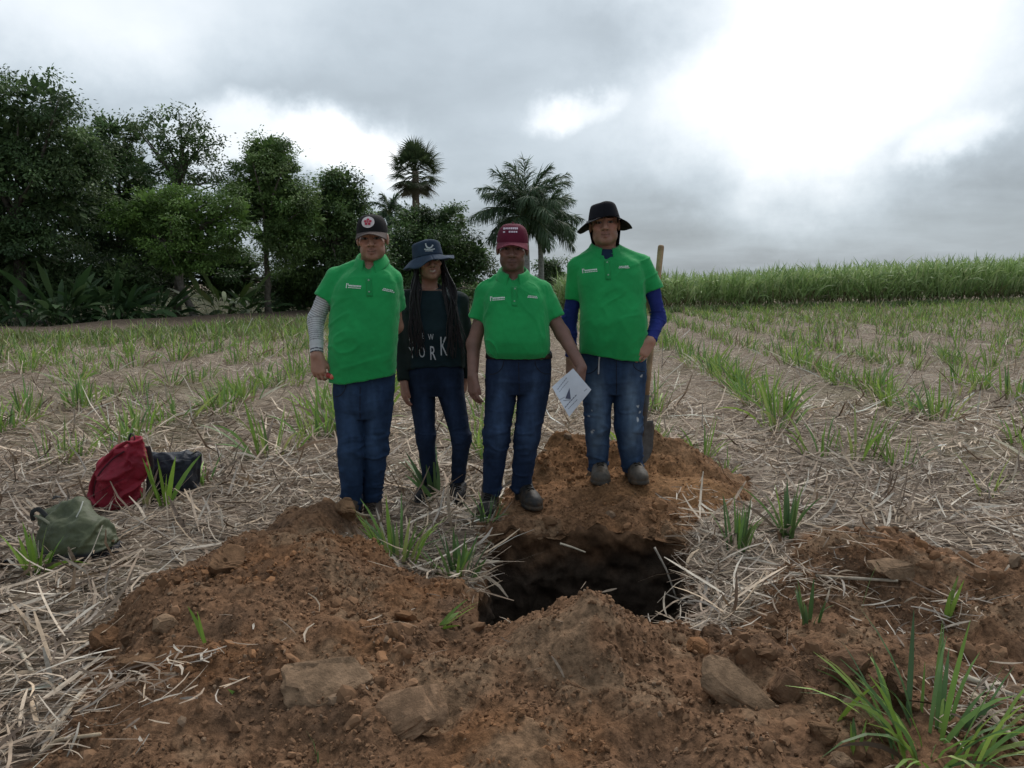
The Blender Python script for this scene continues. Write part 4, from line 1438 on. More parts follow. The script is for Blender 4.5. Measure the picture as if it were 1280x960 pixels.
class Field:
    def __init__(s, lo, hi, h):
        s.h = h
        lo, hi = np.minimum(lo, hi) - 2 * h, np.maximum(lo, hi) + 2 * h
        s.lo = np.asarray(lo, float)
        n = np.ceil((np.asarray(hi, float) - s.lo) / h).astype(int) + 1
        s.ax = [(s.lo[i] + h * np.arange(n[i])).astype(np.float32) for i in range(3)]
        s.f = np.full(n, 1.0, np.float32)

    def sl(s, lo, hi):
        r = []
        for i in range(3):
            a = int(np.clip(np.floor((lo[i] - s.lo[i]) / s.h), 0, len(s.ax[i])))
            b = int(np.clip(np.ceil((hi[i] - s.lo[i]) / s.h) + 1, 0, len(s.ax[i])))
            r.append(slice(a, b))
        return tuple(r)

    def xyz(s, q):
        return s.ax[0][q[0]][:, None, None], s.ax[1][q[1]][None, :, None], s.ax[2][q[2]][None, None, :]

    def apply(s, q, d, k, op):
        g = s.f[q]
        if g.size == 0:
            return
        if op == "u":
            s.f[q] = smin(g, d, k)
        elif op == "s":
            s.f[q] = -smin(-g, d, k)
        else:
            s.f[q] = -smin(-g, -d, k)

    def cone(s, a, b, ra, rb, k=0.0, op="u", sq=(1, 1, 1)):
        """tapered capsule; sq squashes space per axis"""
        a, b = np.asarray(a, float), np.asarray(b, float)
        pad = k + 3 * s.h
        m = max(ra, rb) / min(sq)
        q = s.sl(np.minimum(a, b) - m - pad, np.maximum(a, b) + m + pad)
        X, Y, Z = s.xyz(q)
        px, py, pz = (X - a[0]) * sq[0], (Y - a[1]) * sq[1], (Z - a[2]) * sq[2]
        ba = (b - a) * np.array(sq)
        t = np.clip((px * ba[0] + py * ba[1] + pz * ba[2]) / (ba @ ba + 1e-12), 0, 1)
        d = np.sqrt((px - t * ba[0]) ** 2 + (py - t * ba[1]) ** 2 + (pz - t * ba[2]) ** 2) - (ra + (rb - ra) * t)
        s.apply(q, d.astype(np.float32), k, op)

    def chain(s, pts, rad, k=0.01, k0=None, **kw):
        for i in range(len(pts) - 1):
            s.cone(pts[i], pts[i + 1], rad[i], rad[i + 1], (k if i or k0 is None else k0), **kw)

    def ell(s, c, r, k=0.0, op="u", m=None):
        c, r = np.asarray(c, float), np.asarray(r, float)
        e = (max(r) + k + 3 * s.h)
        q = s.sl(c - e, c + e)
        X, Y, Z = s.xyz(q)
        P = [X - c[0], Y - c[1], Z - c[2]]
        if m is not None:     # m: rows are the local axes
            P = [P[0] * m[i][0] + P[1] * m[i][1] + P[2] * m[i][2] for i in range(3)]
        k0 = np.sqrt((P[0] / r[0]) ** 2 + (P[1] / r[1]) ** 2 + (P[2] / r[2]) ** 2)
        k1 = np.sqrt((P[0] / r[0] ** 2) ** 2 + (P[1] / r[1] ** 2) ** 2 + (P[2] / r[2] ** 2) ** 2) + 1e-6
        d = k0 * (k0 - 1.0) / k1
        s.apply(q, d.astype(np.float32), k, op)

    def loft(s, sec, k=0.0, op="u", n=2.4):
        """sections (z, cx, cy, rx, ry) stacked upward"""
        sec = np.array(sorted(sec), float)
        zmin, zmax = sec[0, 0], sec[-1, 0]
        mx = sec[:, 3].max() + k + 4 * s.h
        my = sec[:, 4].max() + k + 4 * s.h
        q = s.sl((sec[:, 1].min() - mx, sec[:, 2].min() - my, zmin - k - 3 * s.h), (sec[:, 1].max() + mx, sec[:, 2].max() + my, zmax + k + 3 * s.h))
        X, Y, Z = s.xyz(q)
        z = Z.ravel().astype(float)
        # smooth interpolation of the sections
        zz = np.linspace(zmin, zmax, 200)
        cols = []
        for c in range(1, 5):
            v = np.interp(zz, sec[:, 0], sec[:, c])
            ker = np.hanning(25)
            ker /= ker.sum()
            v2 = np.convolve(np.pad(v, 12, mode="edge"), ker, mode="valid")
            cols.append(np.interp(z, zz, v2).astype(np.float32)[None, None, :])
        cx, cy, rx, ry = cols
        qq = (np.abs((X - cx) / rx) ** n + np.abs((Y - cy) / ry) ** n) ** (1.0 / n)
        d = (qq - 1.0) * np.minimum(rx, ry)
        d = np.maximum(d, np.maximum(Z - zmax, zmin - Z))
        s.apply(q, d.astype(np.float32), k, op)

    def like(s):
        g = Field.__new__(Field)
        g.h, g.lo, g.ax = s.h, s.lo, s.ax
        g.f = np.full(s.f.shape, 1.0, np.float32)
        return g

    def join(s, g, k):
        m = (g.f < 0.9)
        s.f[m] = smin(s.f[m], g.f[m], k)

    def sleeve(s, pts, rad, cut_p, cut_n, k=0.025):
        g = s.like()
        g.chain(pts, rad, 0.02)
        m = g.f < 0.9
        g.half(cut_p, cut_n)
        g.f[~m] = 1.0
        s.join(g, k)

    def half(s, p, n, lo=None, hi=None):
        """cut away everything on the side n of the plane through p (inside a box)"""
        q = s.sl(lo, hi) if lo is not None else (slice(None),) * 3
        X, Y, Z = s.xyz(q)
        n = unit(n)
        d = (X - p[0]) * n[0] + (Y - p[1]) * n[1] + (Z - p[2]) * n[2]
        s.f[q] = np.maximum(s.f[q], d.astype(np.float32))

    def nets(s):
        f, h = s.f, s.h
        g = f < 0
        c = np.zeros(tuple(n - 1 for n in f.shape), np.int8)
        for dx in (0, 1):
            for dy in (0, 1):
                for dz in (0, 1):
                    c += g[dx:f.shape[0] - 1 + dx, dy:f.shape[1] - 1 + dy, dz:f.shape[2] - 1 + dz]
        act = np.argwhere((c > 0) & (c < 8))
        idx = np.full(c.shape, -1, np.int32)
        idx[act[:, 0], act[:, 1], act[:, 2]] = np.arange(len(act))
        cor = {}
        for dx in (0, 1):
            for dy in (0, 1):
                for dz in (0, 1):
                    cor[dx, dy, dz] = f[act[:, 0] + dx, act[:, 1] + dy, act[:, 2] + dz].astype(np.float64)
        acc = np.zeros((len(act), 3))
        cnt = np.zeros(len(act))
        for ax in range(3):
            o = [a for a in range(3) if a != ax]
            for u in (0, 1):
                for v in (0, 1):
                    k0 = [0, 0, 0]
                    k0[o[0]], k0[o[1]] = u, v
                    k1 = list(k0)
                    k1[ax] = 1
                    a, b = cor[tuple(k0)], cor[tuple(k1)]
                    m = (a < 0) != (b < 0)
                    t = np.where(m, a / np.where(m, a - b, 1), 0)
                    p = np.tile(np.array(k0, float), (len(act), 1))
                    p[:, ax] = t
                    acc[m] += p[m]
                    cnt[m] += 1
        V = s.lo + h * (act + acc / np.maximum(cnt, 1)[:, None])
        Q = []
        for ax in range(3):
            o1, o2 = (ax + 1) % 3, (ax + 2) % 3
            a = [slice(None)] * 3
            b = [slice(None)] * 3
            a[ax], b[ax] = slice(0, -1), slice(1, None)
            ga, gb = g[tuple(a)], g[tuple(b)]
            e = np.argwhere(ga != gb)
            ok = (e[:, o1] > 0) & (e[:, o2] > 0) & (e[:, o1] < c.shape[o1]) & (e[:, o2] < c.shape[o2])
            e = e[ok]
            ins = ga[e[:, 0], e[:, 1], e[:, 2]]
            def cell(d1, d2):
                k = e.copy()
                k[:, o1] -= d1
                k[:, o2] -= d2
                return idx[k[:, 0], k[:, 1], k[:, 2]]
            q = np.stack([cell(1, 1), cell(0, 1), cell(0, 0), cell(1, 0)], 1)
            q[~ins] = q[~ins][:, ::-1]
            Q.append(q)
        Q = np.concatenate(Q)
        Q = Q[(Q >= 0).all(1)]
        return V, Q


def vnormals(V, Q):
    n = np.cross(V[Q[:, 2]] - V[Q[:, 0]], V[Q[:, 3]] - V[Q[:, 1]])
    N_ = np.zeros_like(V)
    for i in range(Q.shape[1]):
        np.add.at(N_, Q[:, i], n)
    return N_ / (np.linalg.norm(N_, axis=1, keepdims=True) + 1e-12)


def relax(V, Q, it=1, lam=0.5):
    for _ in range(it):
        acc = np.zeros_like(V)
        cnt = np.zeros(len(V))
        for i in range(4):
            a, b = Q[:, i], Q[:, (i + 1) % 4]
            np.add.at(acc, a, V[b])
            np.add.at(cnt, a, 1)
            np.add.at(acc, b, V[a])
            np.add.at(cnt, b, 1)
        V = V + lam * (acc / np.maximum(cnt, 1)[:, None] - V)
    return V


def field_obj(name, F, mat, parent, origin, colr, disp=None, it=1):
    """mesh a field; colr(V, N) gives vertex colours, disp(V, N) moves along the normal"""
    V, Q = F.nets()
    if it:
        V = relax(V, Q, it)
    if disp is not None:
        n = vnormals(V, Q)
        V = V + n * disp(V, n)[:, None]
    n = vnormals(V, Q)
    C = colr(V, n) if callable(colr) else np.broadcast_to(np.asarray(colr, float), V.shape)
    me = mesh_np(name, V - origin, Q, C, True)
    o = link(name, me, mat, parent)
    return o, V, Q


def bvh_of(V, Q):
    return BVHTree.FromPolygons([tuple(p) for p in V], [tuple(int(i) for i in q) for q in Q])


def on_surface(bvh, x, z, off, y0=0.0):
    h = bvh.ray_cast(Vector((x, y0, z)), Vector((0, 1, 0)))
    if h[0] is None:
        h = bvh.find_nearest(Vector((x, y0 + 4.2, z)))
    return np.array(h[0]) + np.array(h[1]) * off if h[1].y < 0 else np.array(h[0]) - np.array(h[1]) * off


def decal(name, bvh, polys, mat, parent, origin, off=0.0025, c=(1, 1, 1)):
    """flat print: polygons in (x, z) laid on the cloth"""
    mb = MB()
    for P in polys:
        pts = [on_surface(bvh, x, z, off) for x, z in P]
        n = len(pts)
        if n == 4:
            mb.add(pts, [(0, 1, 2, 3)], c)
        else:
            cc = np.mean([(x, z) for x, z in P], 0)
            pts.append(on_surface(bvh, cc[0], cc[1], off))
            mb.add(pts, [(i, (i + 1) % n, n) for i in range(n)], c)
    return mb.build(name, mat, parent, origin, False)


def stroke(p, q, w):
    p, q = np.array(p, float), np.array(q, float)
    d = (q - p) / (np.linalg.norm(q - p) + 1e-9)
    n = np.array([-d[1], d[0]]) * w / 2
    return [p - n, q - n, q + n, p + n]


def text_polys(ch, cx, cz, h, wscale=1.0, rot=0.0):
    cu = bpy.data.curves.new("glyph", "FONT")
    cu.body = ch
    cu.size = 1.0
    cu.align_x = "CENTER"
    cu.resolution_u = 3
    ob = bpy.data.objects.new("glyph", cu)
    col.objects.link(ob)
    dg = bpy.context.evaluated_depsgraph_get()
    me = bpy.data.meshes.new_from_object(ob.evaluated_get(dg))
    V = np.array([v.co[:2] for v in me.vertices])
    out = []
    lo, hi = V.min(0), V.max(0)
    s = h / (hi[1] - lo[1])
    V = (V - (lo + hi) / 2) * s * np.array([wscale, 1])
    cr, sr = math.cos(rot), math.sin(rot)
    V = V @ np.array([[cr, sr], [-sr, cr]]) + np.array([cx, cz])
    me.calc_loop_triangles()
    for t in me.loop_triangles:
        out.append([V[i] for i in t.vertices])
    bpy.data.objects.remove(ob)
    bpy.data.meshes.remove(me)
    bpy.data.curves.remove(cu)
    return out


# ---- heads
def head_frame(yaw, roll, pitch=0.0):
    m = Matrix.Rotation(roll, 3, "Y") @ Matrix.Rotation(yaw, 3, "Z") @ Matrix.Rotation(pitch, 3, "X")
    return np.array(m)          # columns: local axes in the world


def add_head(F, c, s, m, neck_to, jaw=1.0, smile=0.0, neck_r=0.056):
    """face towards local -y; s scales a 0.24 m head"""
    W = lambda x, y, z: c + m @ (np.array([x, y, z]) * s)
    mr = m.T
    E = lambda p, r, k, op="u": F.ell(W(*p), np.array(r) * s, k * s, op, mr)
    E((0, 0.015, 0.032), (0.076, 0.096, 0.088), 0)
    E((0, -0.020, -0.045), (0.061 * jaw, 0.070, 0.076), 0.03)
    E((0, -0.066, -0.096), (0.030 * jaw, 0.024, 0.022), 0.025)
    for q in (-1, 1):
        E((q * 0.042 * jaw, -0.020, -0.070), (0.022, 0.035, 0.026), 0.03)
        E((q * 0.044, -0.060, -0.022), (0.024, 0.020, 0.018), 0.022)
        E((q * 0.030, -0.0985, 0.001), (0.019, 0.016, 0.0125), 0.012, "s")
        E((q * 0.031, -0.0745, 0.001), (0.0135, 0.0135, 0.0115), 0.003)
        F.cone(W(q * 0.012, -0.090, 0.019), W(q * 0.044, -0.080, 0.020), 0.008 * s, 0.006 * s, 0.012 * s)
        E((q * 0.0135, -0.094, -0.036), (0.0105, 0.011, 0.009), 0.006)
        E((q * 0.079, 0.014, -0.008), (0.010, 0.020, 0.033), 0.006)
        F.cone(W(q * 0.030, -0.078, -0.040), W(q * 0.038, -0.066, -0.060), 0.009 * s, 0.010 * s, 0.016 * s)
    F.cone(W(0, -0.088, 0.014), W(0, -0.110, -0.032), 0.0075 * s, 0.013 * s, 0.010 * s)
    F.cone(W(-0.022, -0.082, -0.0635 + smile), W(0, -0.094, -0.0635), 0.005 * s, 0.0075 * s, 0.006 * s)
    F.cone(W(0.022, -0.082, -0.0635 + smile), W(0, -0.094, -0.0635), 0.005 * s, 0.0075 * s, 0.006 * s)
    F.cone(W(-0.018, -0.080, -0.0765 + smile * 0.6), W(0, -0.091, -0.0775), 0.005 * s, 0.008 * s, 0.006 * s)
    F.cone(W(0.018, -0.080, -0.0765 + smile * 0.6), W(0, -0.091, -0.0775), 0.005 * s, 0.008 * s, 0.006 * s)
    F.cone(W(0, 0.018, -0.05), neck_to, neck_r * 0.96, neck_r * 1.05, 0.03)


def skin_colors(skin, c, s, m, hair=(0.012, 0.010, 0.009), stubble=0.0, teeth=False, smile=0.0, lips=(0.30, 0.12, 0.10), hairline=0.035):
    skin = np.array(skin)

    def fn(V, n):
        L = ((V - c) @ m) / s
        C = np.broadcast_to(skin, V.shape) * (1 + 0.10 * fbm(V, 14.0, 2, 3))[:, None]
        inh = (np.abs(L[:, 0]) < 0.12) & (np.abs(L[:, 1]) < 0.14) & (L[:, 2] > -0.125) & (L[:, 2] < 0.14)
        C = C.copy()

        def paint(mask, colr, a=1.0):
            mk = mask & inh
            C[mk] = C[mk] * (1 - a) + np.array(colr) * a
        x, y, z = L.T
        front = y < -0.045
        if stubble:
            b = sstep(-0.03, -0.06, z) * sstep(0.02, -0.03, y) * (np.abs(x) < 0.09) * inh
            C[:] = C * (1 - b[:, None] * stubble) + np.array(hair) * 1.5 * (b[:, None] * stubble)
        # cheeks and nose a little redder
        ck = np.exp(-(((np.abs(x) - 0.045) / 0.025) ** 2 + ((z + 0.025) / 0.025) ** 2)) * front * inh
        C[:] = C * (1 + ck[:, None] * np.array([0.18, 0.0, -0.02]))
        zl = z - smile * 0.9 * np.clip(np.abs(x) / 0.022, 0, 1)
        paint(front & (np.abs(x) < 0.024) & (zl > -0.088) & (zl < -0.056), np.minimum(skin * 1.1 + np.array([0.03, 0.0, 0.0]), np.array(lips) + 0 * skin), 0.5)
        if teeth:
            tw = (np.exp(-((zl + 0.0700) / 0.0042) ** 2) * sstep(0.021, 0.013, np.abs(x)) * (front & inh))[:, None] * 0.8
            C[:] = C * (1 - tw) + np.array([0.50, 0.44, 0.40]) * tw
        else:
            paint(front & (np.abs(x) < 0.024) & (np.abs(zl + 0.0705) < 0.0022), skin * 0.3, 0.9)
        ex = np.abs(x) - 0.031
        eye = (ex / 0.0145) ** 2 + ((z - 0.0) / 0.0062) ** 2
        paint(front & (eye < 1.5), skin * 0.25, 0.9)
        paint(front & (eye < 0.8), np.minimum(0.20, skin * 1.1 + 0.03))
        paint(front & (ex ** 2 + (z - 0.0005) ** 2 < 0.0072 ** 2) & (eye < 1.1), (0.012, 0.008, 0.006))
        paint((y < -0.05) & (np.abs(z - 0.0225 - 0.10 * (0.03 - np.abs(np.abs(x) - 0.03)) * 0.5) < 0.0052) & (np.abs(np.abs(x) - 0.031) < 0.021), hair, 0.8)
        paint((np.abs(x) < 0.006 + 0.012) & (np.abs(np.abs(x) - 0.011) < 0.005) & (np.abs(z + 0.0435) < 0.003) & (y < -0.075), skin * 0.25, 0.8)
        hl = (z > hairline) | ((y > 0.012) & (z > -0.035) & (np.abs(x) < 0.082)) | ((y > -0.02) & (z > 0.0) & (np.abs(x) > 0.05) & (np.abs(x) < 0.079))
        paint(hl & (np.abs(x) < 0.0805), hair, 0.95)
        return np.clip(C, 0.004, 0.9)
    return fn


def add_hand(F, W, d, n, t, curl=(0.35, 0.5, 0.4), s=1.0, thumb=(0.55, 0.75, 0.25), fan=0.06):
    """wrist W, finger direction d, palm faces n, thumb on the side t"""
    d = unit(d)
    t = unit(t - d * (t @ d))
    nn = unit(n - d * (n @ d) - t * (n @ t))
    offs = [0.031, 0.0105, -0.0105, -0.030]
    lens = [0.072, 0.080, 0.075, 0.060]
    reach = [0.088, 0.092, 0.088, 0.080]
    for i in range(4):
        b = W + d * reach[i] * s + t * offs[i] * s
        F.cone(W + t * offs[i] * 0.62 * s + d * 0.004, b, 0.0185 * s, 0.0130 * s, 0.012)
        p, a = b, 0.0
        r0 = 0.0098 * s * (0.9 if i == 3 else 1.0)
        dd = unit(d + t * fan * (1.5 - i))
        for j, fr in enumerate((0.44, 0.32, 0.24)):
            a += curl[j]
            q = p + (dd * math.cos(a) + nn * math.sin(a)) * lens[i] * fr * s
            F.cone(p, q, r0 * (1 - 0.09 * j), r0 * (0.91 - 0.09 * j), 0.003)
            p = q
    b = W + d * 0.022 * s + t * 0.022 * s
    e = b + unit(t * thumb[0] + d * thumb[1] + nn * thumb[2]) * 0.048 * s
    g = e + unit(t * (thumb[0] - 0.35) + d * thumb[1] + nn * (thumb[2] + 0.15)) * 0.034 * s
    F.cone(b, e, 0.0175 * s, 0.0120 * s, 0.012)
    F.cone(e, g, 0.0115 * s, 0.0092 * s, 0.003)


def folds(seed, amp=0.006, sc=(7, 7, 16), amp2=0.002, tilt=0.0):
    """cloth relief: broad drapes plus sharp warped creases, run along a tilted direction"""
    sc = np.array(sc, float)
    ct, st = math.cos(tilt), math.sin(tilt)

    def fn(V, n):
        w = V + 0.06 * np.stack([fbm(V, 3.5, 2, seed + 1), fbm(V, 3.5, 2, seed + 2), fbm(V, 3.5, 2, seed + 3)], 1)
        w = np.stack([w[:, 0] * ct + w[:, 2] * st, w[:, 1], -w[:, 0] * st + w[:, 2] * ct], 1)
        a = fbm(w * sc, 1.0, 2, seed)
        ridge = np.exp(-(a / 0.16) ** 2)
        b = fbm(w * sc * 1.9 + 7.0, 1.0, 2, seed + 6)
        ridge2 = np.exp(-(b / 0.14) ** 2)
        mask = sstep(-0.35, 0.35, fbm(V, 2.6, 2, seed + 8))
        return amp * (ridge - 0.3) * (0.3 + 0.7 * mask) + 0.4 * amp * (ridge2 - 0.3) * (1 - 0.6 * mask) + amp * 0.5 * fbm(V, 5.0, 2, seed + 12) + amp2 * fbm(V, 38.0, 2, seed + 4)
    return fn


GREEN = np.array([0.017, 0.305, 0.085])


def polo_color(base):
    def fn(V, n):
        return np.broadcast_to(base, V.shape) * (1 + 0.05 * fbm(V, 5.0, 2, 5))[:, None]
    return fn


def collar(parent, origin, nc, m_tilt, rx, ry, color, spread=0.03, drop=0.055, gap=0.35):
    """turned down polo collar around the neck centre nc"""
    na, nv = 56, 9
    ph = np.linspace(gap, 2 * math.pi - gap, na)      # 0 = front
    P = np.zeros((na, nv, 3))
    fr = (np.cos(ph) + 1) / 2
    for j in range(nv):
        v = j / (nv - 1)
        if v < 0.35:                                   # stand, rising to the fold
            w = v / 0.35
            rad = 0.0 + 0.004 * w
            z = -0.015 + 0.040 * w
        else:
            w = (v - 0.35) / 0.65
            rad = 0.004 + spread * w ** 0.8 * (0.75 + 0.6 * fr)
            z = 0.025 - 0.050 * w ** 1.2 * (0.75 + 0.75 * fr ** 2)
        x = np.sin(ph) * (rx + rad)
        y = -np.cos(ph) * (ry + rad)
        zz = z - drop * fr ** 1.5
        P[:, j] = np.stack([x, y - 0.012 * fr, zz], 1)
    tip = sstep(0.75, 1.0, np.abs(ph / math.pi - 1) / (1 - gap / math.pi))
    P[:, -3:, 2] -= (0.016 * tip)[:, None] * np.array([0.3, 0.7, 1.0])
    P += 0.002 * fbm(P.reshape(-1, 3) + nc, 25, 2, 4).reshape(na, nv, 1)
    P = P.reshape(-1, 3) @ m_tilt.T + nc
    mb = MB()
    mb.grid(P.reshape(na, nv, 3), color)
    o = mb.build("collar", M["polo"], parent, origin)
    md = o.modifiers.new("thick", "SOLIDIFY")
    md.thickness = 0.004
    return o


def boot(name, parent, origin, heel, toe_dir, L, W, Hs, colr, sole, mat, seed, sole_h=0.024):
    """shoe with shaft; heel on the ground, toe_dir horizontal"""
    td = unit(np.array([toe_dir[0], toe_dir[1], 0.0]))
    sd = np.array([-td[1], td[0], 0.0])
    up = np.array([0, 0, 1.0])
    h = 0.005
    a = heel
    pts = [a, a + td * L]
    lo = np.min(pts, 0) - 0.11
    hi = np.max(pts, 0) + 0.11
    hi[2] = a[2] + Hs + 0.08
    F = Field(lo, hi, h)
    m = np.array([sd, td, up])
    F.ell(a + td * 0.045 + up * 0.045, (W * 0.42, 0.060, 0.060), 0.0, m=m)
    F.ell(a + td * L * 0.48 + up * 0.045, (W * 0.44, L * 0.36, 0.055), 0.03, m=m)
    F.ell(a + td * (L - 0.075) + up * 0.038, (W * 0.52, 0.082, 0.050), 0.03, m=m)
    F.cone(a + td * 0.055 + up * 0.05, a + td * 0.055 + up * Hs, 0.050, 0.052, 0.03)
    F.cone(a + td * 0.085 + up * 0.09, a + td * L * 0.6 + up * 0.06, 0.040, 0.034, 0.03)
    F.half(a + up * 0.0, -up)
    F.half(a + up * (Hs + 0.03), up)
    # sole slab
    F2 = Field(lo, hi, h)
    F2.ell(a + td * 0.05 + up * 0.01, (W * 0.46, 0.062, 0.05), 0.0, m=m)
    F2.ell(a + td * L * 0.5 + up * 0.01, (W * 0.44, L * 0.42, 0.05), 0.03, m=m)
    F2.ell(a + td * (L - 0.075) + up * 0.01, (W * 0.555, 0.086, 0.05), 0.03, m=m)
    F2.half(a, -up)
    F2.half(a + up * sole_h, up)
    F.f = np.minimum(F.f, F2.f)

    def colf(V, n):
        z = V[:, 2] - a[2]
        C = np.broadcast_to(np.array(colr), V.shape).copy()
        C[z < sole_h + 0.003] = sole
        u = (V - a) @ td
        sx = (V - a) @ sd
        lace = (u > 0.07) & (u < L * 0.62) & (np.abs(sx) < 0.022) & (z > 0.06) & (np.sin((u + z) * 300) > 0.2)
        C[lace] = np.array(colr) * 0.35
        return C * (1 + 0.15 * fbm(V, 30, 2, seed))[:, None]
    bo, V, Q = field_obj(name, F, mat, parent, origin, colf, lambda V, n: 0.0018 * fbm(V, 30, 2, seed + 3))
    bv = bvh_of(V, Q)
    mb = MB()
    for i in range(5):                                  # laces across the instep
        pts = []
        for q in np.linspace(-0.021, 0.021, 5):
            p = a + td * (0.112 + 0.020 * i + (0.006 if q * (1 if i % 2 else -1) > 0 else 0.0)) + sd * q
            hit = bv.ray_cast(Vector((p[0], p[1], p[2] + 0.5)), Vector((0, 0, -1)))
            if hit[0] is not None:
                pts.append(np.array(hit[0]) + np.array(hit[1]) * 0.002)
        if len(pts) == 5:
            mb.tube(pts, 0.0028, 6, np.array(colr) * 0.35 + 0.004)
    if mb.n:
        mb.build("laces", M["cloth"], bo, origin)


def dome_hat(parent, origin, c, s, m, colr, brim_c, band_z=0.028, brim_len=0.072, height=0.100, mat=None):
    """baseball cap: panelled dome, bill, top button"""
    W = lambda P: c + (np.asarray(P) * s) @ m.T
    mb = MB()
    na, nv = 60, 16
    A = np.linspace(0, 2 * math.pi, na + 1)
    T = np.linspace(0, 1, nv)
    P = np.zeros((na + 1, nv, 3))
    for j, t in enumerate(T):
        e = t * math.pi / 2
        rad = math.cos(e) ** 0.62
        seam = 1 - 0.012 * np.exp(-((np.mod(A / (math.pi / 3) + 0.5, 1) - 0.5) / 0.06) ** 2)
        P[:, j] = np.stack([0.0855 * rad * np.sin(A) * seam, 0.012 - 0.1055 * rad * np.cos(A) * seam, np.full(na + 1, band_z + height * math.sin(e) ** 0.92) + 0.004 * np.cos(A) * 0], 1)
    mb.grid(W(P.reshape(-1, 3)).reshape(na + 1, nv, 3), colr)
    cap_o = mb.build("cap_crown", mat, parent, origin)
    bv = bvh_of(np.concatenate(mb.v), np.concatenate(mb.f))
    # bill
    mb = MB()
    nb, nr = 31, 9
    a = np.linspace(-R(66), R(66), nb)
    Q = np.zeros((nb, nr, 3))
    for j in range(nr):
        w = j / (nr - 1)
        rx, ry = 0.086, 0.106
        ln = brim_len * np.cos(a * 0.95) ** 0.55
        x = np.sin(a) * (rx + 0.004 * w)
        y = 0.012 - np.cos(a) * ry - ln * w
        z = band_z + 0.006 - 0.030 * (np.sin(a) ** 2) * (0.35 + 0.65 * w) - 0.020 * w + 0.008 * w * (1 - np.abs(np.sin(a)))
        Q[:, j] = np.stack([x, y, z], 1)
    mb.grid(W(Q.reshape(-1, 3)).reshape(nb, nr, 3), brim_c)
    b = mb.build("bill", mat, parent, origin)
    md = b.modifiers.new("thick", "SOLIDIFY")
    md.thickness = 0.004
    md.offset = 0
    mb = MB()
    top = W([(0, 0.012, band_z + height + 0.003)])[0]
    V0, F0 = ICO1
    mb.add(V0 * 0.007 + top, F0, colr)
    mb.build("button", mat, cap_o, origin)
    return cap_o, bv


def bucket_hat(parent, origin, c, s, m, colr, brim_c, band_z, height, r_top, r_band, r_brim, brim_drop, wav, mat, seed, brim_fn=None):
    W = lambda P: c + (np.asarray(P) * s) @ m.T
    na = 72
    A = np.linspace(0, 2 * math.pi, na + 1)
    prof = [(0.0, height), (r_top * 0.5, height - 0.002), (r_top * 0.8, height - 0.007), (r_top * 0.94, height - 0.012), (r_top * 1.03, height - 0.020)]
    for t in np.linspace(0.15, 1, 8):
        prof.append((r_top * 1.03 + (r_band - r_top * 1.03) * t ** 0.8, (height - 0.020) * (1 - t)))
    P = np.zeros((na + 1, len(prof), 3))
    for j, (r_, z_) in enumerate(prof):
        dent = 1 + 0.03 * np.sin(A * 3 + seed) * (z_ / height)
        P[:, j] = np.stack([r_ * np.sin(A) * dent, 0.012 - r_ * 1.15 * np.cos(A) * dent, np.full(na + 1, band_z + z_) + 0.004 * np.sin(A * 2 + seed)], 1)
    mb = MB()
    mb.grid(W(P.reshape(-1, 3)).reshape(na + 1, len(prof), 3), colr)
    crown = mb.build("hat_crown", mat, parent, origin)
    md = crown.modifiers.new("thick", "SOLIDIFY")
    md.thickness = 0.003
    bv = bvh_of(np.concatenate(mb.v), np.concatenate(mb.f))
    nr = 9
    Q = np.zeros((na + 1, nr, 3))
    for j in range(nr):
        w = j / (nr - 1)
        r_ = r_band + 0.001 + (r_brim - r_band) * w
        dz = -brim_drop * w ** 1.2 + wav * w * np.sin(A * 4 + seed) + wav * 0.6 * w * np.sin(A * 7 + seed * 2)
        if brim_fn is not None:
            dz = dz + brim_fn(A) * w
        Q[:, j] = np.stack([r_ * np.sin(A), 0.012 - r_ * 1.12 * np.cos(A), band_z + 0.004 * np.sin(A * 2 + seed) + dz], 1)
    mb = MB()
    mb.grid(W(Q.reshape(-1, 3)).reshape(na + 1, nr, 3), brim_c)
    b = mb.build("hat_brim", mat, parent, origin)
    md = b.modifiers.new("thick", "SOLIDIFY")
    md.thickness = 0.0035
    return crown, bv


def chest_prints(bvh, parent, origin, S, left, right):
    """the white two-line marks on the chest: a tall sign with two bars, and a smaller pair of bars"""
    lx, lz, la = left
    u = np.array([math.cos(la), math.sin(la)])
    w = np.array([-u[1], u[0]])
    o = np.array([lx, lz])
    polys = [stroke(o + w * 0.013 * S, o - w * 0.014 * S, 0.004 * S), stroke(o + u * 0.007 * S + w * 0.013 * S, o + u * 0.009 * S + w * 0.002 * S, 0.004 * S)]
    r = np.random.default_rng(int(abs(lx) * 1000))
    x = 0.012
    while x < 0.080:
        wd = r.uniform(0.005, 0.008)
        p = o + u * x * S + w * 0.001 * S
        polys.append(stroke(p, p + u * wd * S, 0.0075 * S))
        x += wd + 0.0014
    x = 0.010
    while x < 0.078:
        wd = r.uniform(0.004, 0.010)
        p = o + u * x * S - w * 0.0095 * S
        polys.append(stroke(p, p + u * wd * S, 0.0045 * S))
        x += wd + 0.002
    decal("chest_logo", bvh, polys, M["print"], parent, origin)
    rx, rz, ra = right
    o = np.array([rx, rz])
    u = np.array([math.cos(ra), math.sin(ra)])
    w = np.array([-u[1], u[0]])
    polys = []
    for row, (x0, x1) in ((0.0035, (0.004, 0.05)), (-0.0045, (0.0, 0.058))):
        x = x0
        while x < x1:
            wd = r.uniform(0.005, 0.010)
            p = o + u * x * S + w * row * S
            polys.append(stroke(p, p + u * wd * S, 0.005 * S))
            x += wd + 0.002
    decal("chest_lettering", bvh, polys, M["print"], parent, origin)


